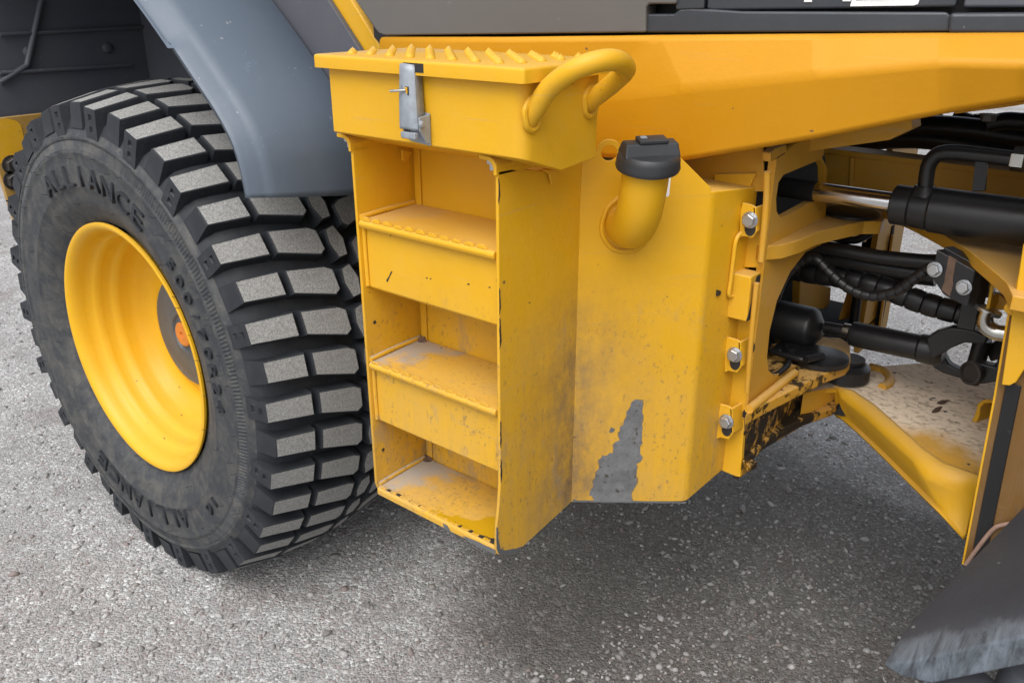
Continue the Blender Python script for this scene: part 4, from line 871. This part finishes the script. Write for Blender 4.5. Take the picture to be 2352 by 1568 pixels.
tube('inner_pipe', PS([(1905, 545), (1960, 552), (1990, 540), (2002, 530)], Y=0.80), 0.008, M_HOSE, IN, 10, 6)
tube('inner_strut', PS([(1976, 650), (1966, 700), (1960, 760)], Y=1.1), 0.012, M_BLK, IN, 10, 4)

# ---- steering cylinder
HC = empty('steering_cylinder', L); HC['label'] = 'black hydraulic steering cylinder with chrome rod'
CYL_Y = 0.645
def cyl(x, dz=0.0): return Vector((x, CYL_Y, 1.1385+dz))
lathe('rod_shaded', [(0.019, 0), (0.019, 0.142)], cyl(0.08), (1, 0, 0), M_VOID, HC, 24)  # rod inside the opening, coloured black for the shade there
lathe('piston_rod', [(0.0172, 0), (0.0172, 0.17)], cyl(0.222), (1, 0, 0), M_CHROME, HC, 32)
xb = P(2052, 465, Y=CYL_Y).x
lathe('barrel', [(0.030, 0), (0.0345, 0.003), (0.0345, 0.030), (0.0325, 0.032), (0.0345, 0.034), (0.036, 0.060), (0.036, 0.062), (0.0385, 0.066), (0.0385, 0.80)], cyl(xb, -0.003), (1, 0, 0.0), M_BLK, HC, 40, angle=25)
def cp(x, y): return P(x, y, Y=CYL_Y-0.005)
tube('oil_pipe', [cp(2125, 440), cp(2128, 405), cp(2134, 378), cp(2152, 356), cp(2185, 350), cp(2250, 356), cp(2325, 365)], 0.0125, M_BLK, HC, 16, 8)
lathe('pipe_boss', [(0.024, 0), (0.016, 0.016)], cp(2125, 432)-Vector((0, 0, 0.012)), (0, 0, 1), M_BLK, HC, 20)
plate('pipe_bracket', PS([(2232, 440), (2262, 440), (2268, 365), (2240, 362)], Y=CYL_Y-0.012), (0, 0.010, 0), M_BLK, HC)
hx = cp(2325, 364)
lathe('pipe_nut', [(0.019, 0), (0.020, 0.003), (0.020, 0.018), (0.017, 0.021)], hx, (1, 0, 0), M_STEEL, HC, 6, angle=20)
lathe('pipe_fitting', [(0.015, 0.02), (0.015, 0.05), (0.019, 0.052), (0.019, 0.2)], hx, (1, 0, 0), M_STEEL, HC, 20)

# ---- drive shaft
DS = empty('drive_shaft', L); DS['label'] = 'black drive shaft with universal joint'
DY = 0.80
def dp(x, y): return P(x, y, Y=DY)
lathe('bell_housing', [(0.046, 0), (0.046, 0.180), (0.043, 0.188), (0.017, 0.206)], Vector((0.015, DY, 0.812)), (1, 0, 0.0), M_BLK, DS, 40)
lathe('shaft_neck', [(0.0125, 0), (0.0125, 0.10)], Vector((0.225, DY, 0.822)), (1, 0, 0.06), M_BLK, DS, 24)
lathe('spline_shaft', [(0.0142, 0), (0.0142, 0.05)], dp(1938, 757), (1, 0, 0.04), M_STEEL, DS, 24)
a_ = dp(1953, 765); b_ = dp(2132, 802); ax = (b_-a_)
lathe('shaft_tube', [(0.019, 0), (0.025, 0.004), (0.026, 0.012), (0.026, ax.length-0.018), (0.029, ax.length-0.014), (0.029, ax.length+0.02), (0.023, ax.length+0.03)], a_, ax, M_BLK, DS, 36)
def yoke(pts_px, yoff, name):
    return plate(name, [P(x, y, Y=DY+yoff) for x, y in pts_px], (0, 0.024, 0), M_BLK, DS, bevel=0.004, seg=2)
yoke([(2128, 775), (2150, 762), (2185, 752), (2240, 760), (2270, 775), (2262, 792), (2215, 788), (2185, 800), (2160, 815), (2140, 825)], -0.050, 'yoke_arm')
yoke([(2128, 825), (2145, 798), (2165, 812), (2180, 838), (2215, 856), (2240, 872), (2232, 884), (2205, 870), (2165, 858), (2145, 846)], 0.012, 'yoke_arm')
yoke([(2330, 800), (2330, 870), (2262, 882), (2236, 884), (2222, 872), (2232, 842), (2252, 834), (2285, 842), (2296, 812)], -0.075, 'yoke_arm')
yoke([(2262, 800), (2300, 775), (2330, 790), (2330, 830), (2296, 825), (2275, 832)], 0.02, 'yoke_arm')
lathe('joint_cross', [(0.016, 0), (0.016, 0.09)], P(2247, 800, Y=DY-0.01)+Vector((0, 0, -0.07)), (0.05, 0.0, 1), M_BLK, DS, 20)
cc = P(2236, 856, Y=DY-0.078)
lathe('bearing_cap', [(0.022, 0), (0.022, 0.010), (0.017, 0.011), (0.016, 0.007), (0.001, 0.007)], cc, (-0.45, -0.9, 0.1), M_DBOLT, DS, 28)
lathe('shaft_flange', [(0.030, 0), (0.030, 0.10)], P(2300, 845, Y=DY), (1, 0, 0), M_BLK, DS, 28)

# ---- hoses and clamp block
HS = empty('hydraulic_hoses', L); HS['label'] = 'bundle of black spiral-wrapped hydraulic hoses'
def wrapped(name, px, Y, r, wrap, depth, par=HS):
    pts = spline(PS(px, Y=Y), 40); acc = 0; rs = []
    for i, q in enumerate(pts):
        if i: acc += (q-pts[i-1]).length
        ph = (acc/wrap) % 1.0; rs.append(r*(1-depth*(1 if ph < 0.07 else 0)*1.0 + depth*0.35*sin(pi*ph)))
    bm = bmesh.new(); add_tube(bm, pts, rs, 16); return finish(name, bm, M_HOSE, par, angle=40)
wrapped('spiral_hose', [(1815, 618), (1870, 628), (1950, 640), (2040, 665), (2120, 695), (2215, 722)], 0.78, 0.0215, 0.030, 0.12)
wrapped('spiral_hose', [(1780, 690), (1800, 640), (1835, 602), (1872, 594), (1905, 625), (1950, 662), (2005, 680), (2060, 668), (2100, 640), (2138, 612)], 0.66, 0.0095, 0.016, 0.12)
for k, (px, r) in enumerate((([(1800, 575), (1880, 568), (2000, 588), (2160, 604)], 0.014), ([(1800, 600), (1900, 592), (2020, 612), (2150, 632)], 0.017), ([(1860, 560), (1950, 572), (2060, 592), (2160, 596)], 0.010), ([(1790, 640), (1860, 612), (1960, 618), (2080, 632), (2150, 640)], 0.016))):
    tube('hose', PS(px, Y=0.74+0.03*k), r, M_HOSE, HS, 12, 8)
CB = empty('hose_clamp', L); CB['label'] = 'black bolted hose clamp block on a yellow bracket'
cA = PS([(2151, 572.5), (2240.6, 622.3), (2222.6, 705.5), (2185, 687.6), (2165.6, 676), (2136, 630.5), (2146, 600)], Y=0.60)
cW = P(2281, 616.8, Y=0.645)-cA[1]
plate('clamp_block', cA, cW*0.42, M_BLK, CB, bevel=0.002)
plate('clamp_back', [q+cW*0.44+(q-cA[2])*0.03 for q in cA], cW*0.56, M_BLK, CB, bevel=0.002)
plate('clamp_bracket', PS([(2282, 617), (2290, 618), (2272, 712), (2263, 712)], Y=0.63), (0.006, 0.03, 0), M_YEL, CB)
decal('rust_streak', PS([(2180, 588), (2198, 596), (2192, 620), (2188, 653), (2183, 681), (2164, 666), (2173, 630)], Y=0.60), (0, -1, 0), M_RUST, CB, 0.001, 0.0015, 0.003, 3)
for q in ((2147, 619), (2214, 660)): hexbolt('bolt', P(q[0], q[1], Y=0.598), (-0.15, -1, 0.1), 0.0108, M_BOLT, CB, 0.4)
hexbolt('bolt', P(2286, 660, Y=0.64), (1, 0, 0), 0.010, M_BOLT, CB)
box('clamp_foot', tuple(P(2196, 752, Y=0.67)), tuple(P(2250, 705, Y=0.67)+Vector((0, 0.03, 0))), M_BLK, CB, 0.002)
tube('elbow_fitting', [P(2268, 712, Y=0.62), P(2262, 730, Y=0.62), P(2266, 748, Y=0.62), P(2284, 762, Y=0.62), P(2312, 767, Y=0.62)], 0.0135, M_STEEL, CB, 20, 8)
lathe('elbow_nut', [(0.018, 0), (0.019, 0.002), (0.019, 0.018), (0.016, 0.02)], P(2318, 768, Y=0.62), (1, 0, 0), M_STEEL, CB, 6, angle=20)
lathe('elbow_ring', [(0.022, 0), (0.022, 0.006)], P(2268, 716, Y=0.63), (0.3, 0.1, 1), M_BOLT, CB, 24)

# ---- front frame: lower plate, upper plate, side plate, box web
FF = empty('front_frame', L); FF['label'] = 'yellow front frame with dusty lower hitch plate'
zt_ = 0.702; zb_ = 0.622
top = PS([(1845, 902), (1890, 893), (1922, 888), (1935, 893), (1990, 935), (2050, 990), (2100, 1035), (2135, 1068), (2175, 1082), (2245, 1108)], Z=zt_)
ext = [Vector((1.5, top[-1].y-0.15, zt_)), Vector((1.5, 1.35, zt_))]
bm = bmesh.new()
def odv(i): return Vector((-0.9, -0.3, 0)) if i <= 1 else Vector((-0.55, -0.83, 0))
tp = top[:2]+[q - odv(i)*(0.004 if i == 0 else (0.024 if i < 5 else 0.034)) for i, q in enumerate(top[2:])]+ext+PS([(2200, 838), (2120, 833), (2000, 842), (1960, 850), (1900, 875)], Z=zt_)
add_plate(bm, tp, (0, 0, -0.012)); finish('lower_plate', bm, M_FPLATE, FF, 0.001)
# folded edge below the plate: rounded from the top face down to the lower rim
e1 = top[2:]; e2 = PS([(1922, 945), (1934, 950), (1975, 985), (2035, 1042), (2085, 1092), (2122, 1128), (2165, 1170), (2217, 1224)], Z=zb_)
bm = bmesh.new(); rows = []
for i, (a, b) in enumerate(zip(e1, e2)):
    row = []; out = (Vector((b.x-a.x, b.y-a.y, 0)))
    od = Vector((-0.55, -0.83, 0)) if i > 1 else Vector((-0.9, -0.3, 0)); rd = 0.024 if i < 5 else 0.034
    if i == 0: rd = 0.004
    for k in range(7):
        t = k/6*pi/2; row.append(a - od*rd*(1-sin(t)) + Vector((0, 0, -rd*(1-cos(t)))) + od*0.001 + Vector((0, 0, 0.0006)))
    row.append(Vector((b.x, b.y, zb_))); row.append(Vector((b.x, b.y, zb_-0.006)) + od*0.006); row.append(Vector((b.x, b.y, zb_-0.014)))
    rows.append([bm.verts.new(q) for q in row])
for a, b in zip(rows, rows[1:]):
    for j in range(len(a)-1): bm.faces.new((a[j], a[j+1], b[j+1], b[j]))
o = finish('folded_edge', bm, M_YEL, FF, angle=60); md = o.modifiers.new('t', 'SOLIDIFY'); md.thickness = 0.006; md.offset = -1
plate('nose_face', [top[2]+(top[3]-top[2])*0.5+Vector((0, 0, -0.001)), top[1]+Vector((0, 0, -0.001)), top[0]+Vector((0, 0, -0.001)), top[0]+Vector((0, 0, -0.07)), Vector((e2[0].x-0.012, e2[0].y+0.012, zb_)), Vector((e2[0].x+0.004, e2[0].y+0.004, zb_-0.01))], (0.006, 0.008, 0), M_HITCH, FF)
tube('weld_bead', [e1[0]+Vector((-.001, -.001, 0)), (e1[0]+e2[0])/2, e2[0]], 0.005, M_YEL, FF, 8, 4)
tube('hinge_arc', PS([(1998, 842), (2030, 852), (2044, 868), (2040, 882), (2026, 890)], Z=zt_+0.002), 0.010, M_HITCH, FF, 8, 8)
# hat-shaped stiffener on the plate
hat = PS([(2230, 978), (2240, 975), (2250, 955), (2252, 935), (2262, 925), (2300, 925), (2300, 919), (2260, 917), (2245, 928), (2240, 950), (2230, 970)], Y=0.80)
add = Vector((0.12, 0.30, 0)); bm = bmesh.new(); add_plate(bm, hat, add); finish('hat_stiffener', bm, M_YEL, FF, 0.001)
# side plate
YS = 0.472
sp_ = [(0.6165, 0.592), (0.605, 0.90), (0.598, 1.03), (0.600, 1.10), (0.60, 1.35), (1.75, 1.35), (1.75, 0.592)]
plate('side_plate', [(x, YS, z) for x, z in sp_], (0, 0.026, 0), M_MUD, FF, bevel=0.0015)
plate('edge_shade', [(0.626, YS-0.0005, 0.592), (0.648, YS-0.0005, 0.592), (0.636, YS-0.0005, 0.93), (0.615, YS-0.0005, 0.93)], (0, -0.003, 0), M_BLK, FF)  # shade band along the plate edge, painted as a dark strip
plate('edge_strip', [(x-0.0025, YS-0.001, z) for x, z in sp_[:5]] + [(x+0.001, YS-0.001, z) for x, z in reversed(sp_[:5])], (0, 0.028, 0), M_YEL, FF, bevel=0.001)
plate('doubler', PS([(2322, 735), (2350, 560), (2440, 560), (2440, 800), (2352, 850), (2336, 876), (2318, 886), (2300, 884)], Y=YS-0.018), (0, 0.017, 0), M_YEL, FF, bevel=0.002)
plate('edge_tab', PS([(2306, 702), (2322, 690), (2352, 690), (2330, 728), (2316, 724), (2304, 714)], Y=YS-0.006), (0, 0.03, 0), M_YEL, FF, bevel=0.003)
# upper plate with its long concave edge
upx = [(1880, 478), (1920, 478), (1970, 486), (2040, 505), (2100, 533), (2160, 566), (2220, 604), (2270, 648), (2305, 680), (2318, 712)]
up = PS(upx, Z=1.058)
plate('upper_plate', up+[Vector((1.5, up[-1].y, 1.058)), Vector((1.5, 1.35, 1.058)), Vector((0.5, 1.20, 1.058)), Vector((0.25, 1.05, 1.058)), Vector((0.15, 0.98, 1.058))], (0, 0, 0.022), M_HITCH, FF, bevel=0.002)
plate('web', PS([(1893, 345), (1900, 455), (2352, 490), (2900, 545), (2900, 460), (2352, 402)], Y=0.86), (0, 0.014, 0), M_HITCH, FF)
plate('web_flange', PS([(1893, 340), (2352, 396), (2900, 452), (2900, 466), (2352, 411), (1893, 352)], Y=0.850), (0, 0.06, 0), M_HITCH, FF)
tube('weld_seam', PS([(1958, 362), (1954, 450)], Y=0.858), 0.006, M_HITCH, FF, 8, 0)
plate('hinge_plate', PS([(2225, 680), (2330, 690), (2330, 560), (2290, 640)], Y=0.75), (0, 0.012, 0), M_BLK, FF)
box('front_axle_housing', (0.95, 0.62, 0.45), (1.45, 1.26, 1.0), M_BLK, FF, 0.03)
plate('frame_gusset', PS([(2268, 640), (2318, 700), (2318, 712), (2278, 712)], Y=0.66), (0, 0.012, 0), M_HITCH, FF)

# ---- hoses under the engine cover (daylight shows between them)
UH = empty('upper_hoses', L); UH['label'] = 'black hoses and rails below the side cover'
for px, Y, r in (([(1900, 335), (2000, 322), (2120, 318), (2250, 338), (2352, 352), (2500, 360)], 1.0, 0.022), ([(2040, 300), (2130, 292), (2240, 300), (2352, 318), (2500, 330)], 1.0, 0.024), ([(2100, 268), (2150, 280), (2230, 285), (2290, 288)], 1.05, 0.010),
                 ([(2110, 262), (2130, 300), (2150, 322)], 1.1, 0.013), ([(2150, 262), (2190, 310), (2240, 335)], 1.15, 0.010), ([(2190, 268), (2260, 290), (2310, 305), (2352, 300)], 1.1, 0.016), ([(2250, 262), (2240, 330)], 1.1, 0.011), ([(2150, 328), (2200, 330), (2300, 335), (2352, 330)], 1.2, 0.010), ([(2080, 285), (2100, 318), (2160, 330)], 1.0, 0.010), ([(2270, 285), (2310, 278), (2352, 280), (2450, 285)], 0.9, 0.016)):
    tube('hose', PS(px, Y=Y), r, M_HOSE, UH, 12, 8)
plate('upper_rail', PS([(1790, 358), (1900, 342), (2042, 322), (2096, 296), (2092, 262), (1900, 296), (1790, 318)], Y=0.60), (0, 0.05, 0), M_HITCH, UH)
plate('cover_tab', PS([(2192, 262), (2330, 244), (2352, 240), (2352, 232), (2192, 252)], Y=0.52), (0, 0.03, 0), M_BODY, UH)
hexbolt('bolt', P(2272, 262, Y=0.535), (0, 0, -1), 0.011, M_DBOLT, UH)

# ---- yellow side cover with its folded facets
SCV = empty('side_cover', L); SCV['label'] = 'glossy orange-yellow faceted side cover below the cab'
CN = Vector((0.188, -0.982, 0)); CP0 = Vector((-0.53, 0.235, 0))
def cv(x, y, off): return P(x, y, pl=(CP0+CN*off, CN))
bm = bmesh.new()
V = {k: bm.verts.new(cv(*q)) for k, q in {
    'tA': (872, 86, 0), 'tB': (1160, 86, 0), 'tC': (1503, 82, 0.0), 'tD': (1878, 79, 0.0), 'tE': (2169, 77, 0.0), 'tF': (2352, 76, 0.0), 'tG': (2900, 74, 0.0),
    'kA': (872, 225, 0), 'kB': (1160, 228, 0), 'kC': (1373, 226, 0), 'kC2': (1560, 205, 0.014), 'kD': (1878, 171, 0.030), 'kE': (2169, 142, 0.042), 'kF': (2352, 146, 0.046), 'kG': (2900, 160, 0.05),
    'bA': (872, 352, -0.01), 'bB': (1160, 356, -0.01), 'bC': (1373, 362, -0.006), 'bC2': (1562, 371, 0.0), 'bD': (1878, 319, 0.012), 'bE': (2169, 262, 0.02), 'bF': (2352, 232, 0.024), 'bG': (2900, 150, 0.03)}.items()}
def F(*k): bm.faces.new([V[i] for i in k])
F('tA', 'tB', 'kB', 'kA'); F('tB', 'tC', 'kC', 'kB'); F('tC', 'kC2', 'kC'); F('tC', 'tD', 'kD', 'kC2'); F('tD', 'tE', 'kE', 'kD'); F('tE', 'tF', 'kF', 'kE'); F('tF', 'tG', 'kG', 'kF')
F('kA', 'kB', 'bB', 'bA'); F('kB', 'kC', 'bC', 'bB'); F('kC', 'kC2', 'bC2', 'bC'); F('kC2', 'kD', 'bD', 'bC2'); F('kD', 'kE', 'bE', 'bD'); F('kE', 'kF', 'bF', 'bE'); F('kF', 'kG', 'bG', 'bF')
# lower edge rolls inwards, top edge turns in under the sill
for a, b in (('bA', 'bB'), ('bB', 'bC'), ('bC', 'bC2'), ('bC2', 'bD'), ('bD', 'bE'), ('bE', 'bF'), ('bF', 'bG')):
    for k in (a, b):
        if k+'i' not in V: V[k+'i'] = bm.verts.new(V[k].co - CN*0.05 - Vector((0, 0, 0.004)))
    bm.faces.new((V[a], V[b], V[b+'i'], V[a+'i']))
for a, b in (('tA', 'tB'), ('tB', 'tC'), ('tC', 'tD'), ('tD', 'tE'), ('tE', 'tF'), ('tF', 'tG')):
    for k in (a, b):
        if k+'i' not in V: V[k+'i'] = bm.verts.new(V[k].co - CN*0.06)
    bm.faces.new((V[b], V[a], V[a+'i'], V[b+'i']))
o = finish('cover_shell', bm, M_BODY, SCV, 0.010, 4); o.modifiers[0].angle_limit = radians(6)
md = o.modifiers.new('t', 'SOLIDIFY'); md.thickness = 0.004; md.offset = -1
# cab bottom: grey door panel, dark sill, black engine panel with its badge
CB2 = empty('cab_side', L); CB2['label'] = 'grey cab panel and black engine cover above the side cover'
def cs(x, y, off=-0.012): return P(x, y, pl=(CP0+CN*off, CN))
def upz(q, z): q = Vector(q); return Vector((q.x, q.y, z))
a = [cs(872, 82), cs(1483, 76), cs(1483, 20), cs(1490, 9), cs(1552, 9)]
gp = [cs(815, 0), cs(860, 66), cs(872, 79), cs(884, 82), cs(1483, 75), cs(1484, 18), cs(1490, 10), cs(1553, 10), upz(cs(1553, 0), 2.3), upz(cs(700, 0), 2.3)]
plate('door_panel', gp, -CN*0.05, M_CABG, CB2, bevel=0.006, seg=3)
plate('dark_sill', [cs(1480, 76, -0.02), cs(2174, 74, -0.02), cs(2182, 76, -0.02), cs(2186, 40, -0.02), cs(2174, 28, -0.02), cs(1700, 26, -0.02), cs(1640, 22, -0.02), cs(1600, 20, -0.02), cs(1560, 22, -0.02), cs(1548, 32, -0.02), cs(1480, 32, -0.02)], -CN*0.05, M_SILL, CB2, bevel=0.006, seg=3)
plate('sill_end', [cs(2176, 78, -0.012), cs(2900, 82, -0.012), cs(2900, 26, -0.012), cs(2180, 30, -0.012)], -CN*0.05, M_SILL, CB2, bevel=0.006, seg=3)
plate('engine_panel', [cs(1622, 22.5, -0.024), cs(1635, 25, -0.024), cs(2195, 17, -0.024), upz(cs(2195, 0), 1.9), upz(cs(1620, 0), 1.9)], -CN*0.03, M_SILL, CB2, bevel=0.004, seg=2)
plate('engine_panel', [cs(2212, 18, -0.024), cs(2900, 18, -0.024), upz(cs(2900, 0), 1.9), upz(cs(2212, 0), 1.9)], -CN*0.03, M_DFEND, CB2, bevel=0.004)
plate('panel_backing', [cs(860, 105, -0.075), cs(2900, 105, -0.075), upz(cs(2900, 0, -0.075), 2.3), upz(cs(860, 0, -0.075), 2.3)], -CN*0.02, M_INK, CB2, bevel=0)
plate('panel_post', [cs(1552, 24, -0.02), cs(1616, 22, -0.02), upz(cs(1616, 0), 1.9), upz(cs(1552, 0), 1.9)], -CN*0.03, M_SILL, CB2, bevel=0.003)
# badge: white letters and a white number plate, cut by the picture's top edge
bu = Vector((0.982, 0.188, 0)); bo = cs(1838, 4, -0.0235)
for xs, body in ((1836, 'F'), (1924, 'I'), (1969, 'L')):
    text_on('badge_letter', body, 0.115, cs(xs-3, 5 if body == 'F' else 3.5, -0.0236), bu, (0, 0, 1), M_WHITE, CB2, 0.0006)
plate('badge_plate', [cs(1953, 15, -0.0236), cs(2098, 13, -0.0236), cs(2108, 10, -0.0236), cs(2111, 4, -0.0236), upz(cs(2112, 0, -0.0236), 1.57), upz(cs(1975, 0, -0.0236), 1.57)], CN*0.0012, M_WHITE, CB2, bevel=0)
plate('badge_field', [cs(1966, 1, -0.0222), cs(2098, -1, -0.0222), upz(cs(2098, 0, -0.0222), 1.56), upz(cs(1978, 0, -0.0222), 1.56)], CN*0.0004, M_SILL, CB2, bevel=0)
# cab and engine bodies above the frame (they shade the joint)
plate('cab_body', [(-0.95, 0.42, 1.45), (0.55, 0.66, 1.48), (1.2, 0.8, 1.5), (1.2, 1.25, 1.5), (-0.95, 1.5, 1.45)], (0, 0, 1.1), M_DFEND, CB2, bevel=0.02)
plate('tower_body', [(0.62, 0.52, 1.36), (2.2, 0.52, 1.36), (2.2, 1.34, 1.36), (0.62, 1.34, 1.36)], (0, 0, 0.9), M_DFEND, CB2, bevel=0.02)
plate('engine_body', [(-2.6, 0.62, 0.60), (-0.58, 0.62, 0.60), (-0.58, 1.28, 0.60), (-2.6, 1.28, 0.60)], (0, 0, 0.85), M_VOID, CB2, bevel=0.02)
plate('hood_body', [(-2.7, 0.30, 1.70), (-0.95, 0.30, 1.70), (-0.95, 1.6, 1.70), (-2.7, 1.6, 1.70)], (0, 0, 0.7), M_DFEND, CB2, bevel=0.03)
# diagonal frame strut
SB = empty('cab_strut', L); SB['label'] = 'yellow diagonal strut behind the tool box'
def stp(x, y, Yv): return P(x, y, Y=Yv)
sA, sB, sC, sD = P(686, 0, Y=0.30), P(752, 118, Y=0.30), P(880, 118, Y=0.30), P(808, 0, Y=0.30)
d1 = (sA-sB); d2 = (sD-sC)
plate('strut_box', [sB-d1*0.8, sC-d2*0.8, sD+d2*1.5, sA+d1*1.5], (0, 0.06, 0), M_YEL, SB, bevel=0.010, seg=4)
# ---- front fender at the right edge
FR = empty('front_fender', L); FR['label'] = 'grey front fender corner with scraped lower lip'
def ffender():
    B0 = Vector((0.615, 0.0, 0.748)); B1 = Vector((0.683, 0.46, 0.748)); bm = bmesh.new(); rows = []
    offs = [(0, 0), (0.03, 0.024), (0.128, 0.116), (0.30, 0.32), (0.5, 0.52), (0.75, 0.68), (1.05, 0.74), (1.4, 0.68), (1.7, 0.46)]
    for dx, dz in offs:
        rows.append([bm.verts.new(B0.lerp(B1, t)+Vector((dx, 0.0, dz-0.030*max(0.0, 1-t/0.16)**2))) for t in (0, 0.03, 0.06, 0.1, 0.16, 0.5, 0.9, 1.0)])
    for a, b in zip(rows, rows[1:]):
        for j in range(7): bm.faces.new((a[j], a[j+1], b[j+1], b[j]))
    # outer lip hangs from the shell
    lip = [bm.verts.new(r[0].co + ([Vector((0.022, -0.001, -0.004)), Vector((0.026, -0.002, -0.018))][i] if i < 2 else Vector((0.018, -0.002, -0.024)))) for i, r in enumerate(rows)]
    for i in range(len(rows)-1):
        f = bm.faces.new((rows[i][0], rows[i+1][0], lip[i+1], lip[i])); f.material_index = 1
    bm.faces.ensure_lookup_table()
    for f in bm.faces:
        c_ = f.calc_center_median()
        if c_.y < 0.05+0.012*sin(c_.x*40): f.material_index = 1
    return bm
o = finish('fender_shell', ffender(), [M_DFEND if False else MATS['grey_fender_plastic'], M_WORN], FR, angle=40)
o.data.materials[0] = M_FSCUFF; o.data.materials[1] = M_FSCUFF
md = o.modifiers.new('t', 'SOLIDIFY'); md.thickness = 0.012; md.offset = -1
md = o.modifiers.new('b', 'BEVEL'); md.width = 0.006; md.segments = 3; md.limit_method = 'ANGLE'
tube('edge_trim', PS([(2218, 1296), (2250, 1252), (2282, 1214), (2306, 1204), (2335, 1200), (2380, 1190)], Y=0.464), 0.0035, M_TRIM, FR, 8, 8)
lathe('fender_post', [(0.045, -0.55), (0.045, 0.02)], (0.70, 0.02, 0.70), (0.05, 0, 1), M_DFEND, FR, 32)
lathe('fender_post', [(0.038, -0.55), (0.038, 0.02)], (0.765, 0.06, 0.74), (0.05, 0, 1), M_DFEND, FR, 32)
attach()
# ---- dry leaf bits lying on the front plate
for i, (px, py, ln, an) in enumerate(((3712/1.7143, 1582/1.7143, 0.022, 0.6), (3690/1.7143, 1612/1.7143, 0.030, 1.2))):
    c = P(px, py, Z=zt_+0.004); bm = bmesh.new()
    add_tube(bm, [c+Vector((cos(an), sin(an), 0))*ln*t+Vector((0, 0, 0.003*sin(3*t))) for t in (-0.5, -0.25, 0, 0.25, 0.5)], [0.001, 0.004, 0.005, 0.003, 0.0006], 6)
    o = finish('dry_leaf', bm, M_LEAF); o['category'] = 'leaf'; o['label'] = ['short dark dry leaf on the dusty front frame plate, farther from the tyre', 'longer thin dark dry leaf on the dusty front frame plate, nearer the folded edge'][i]
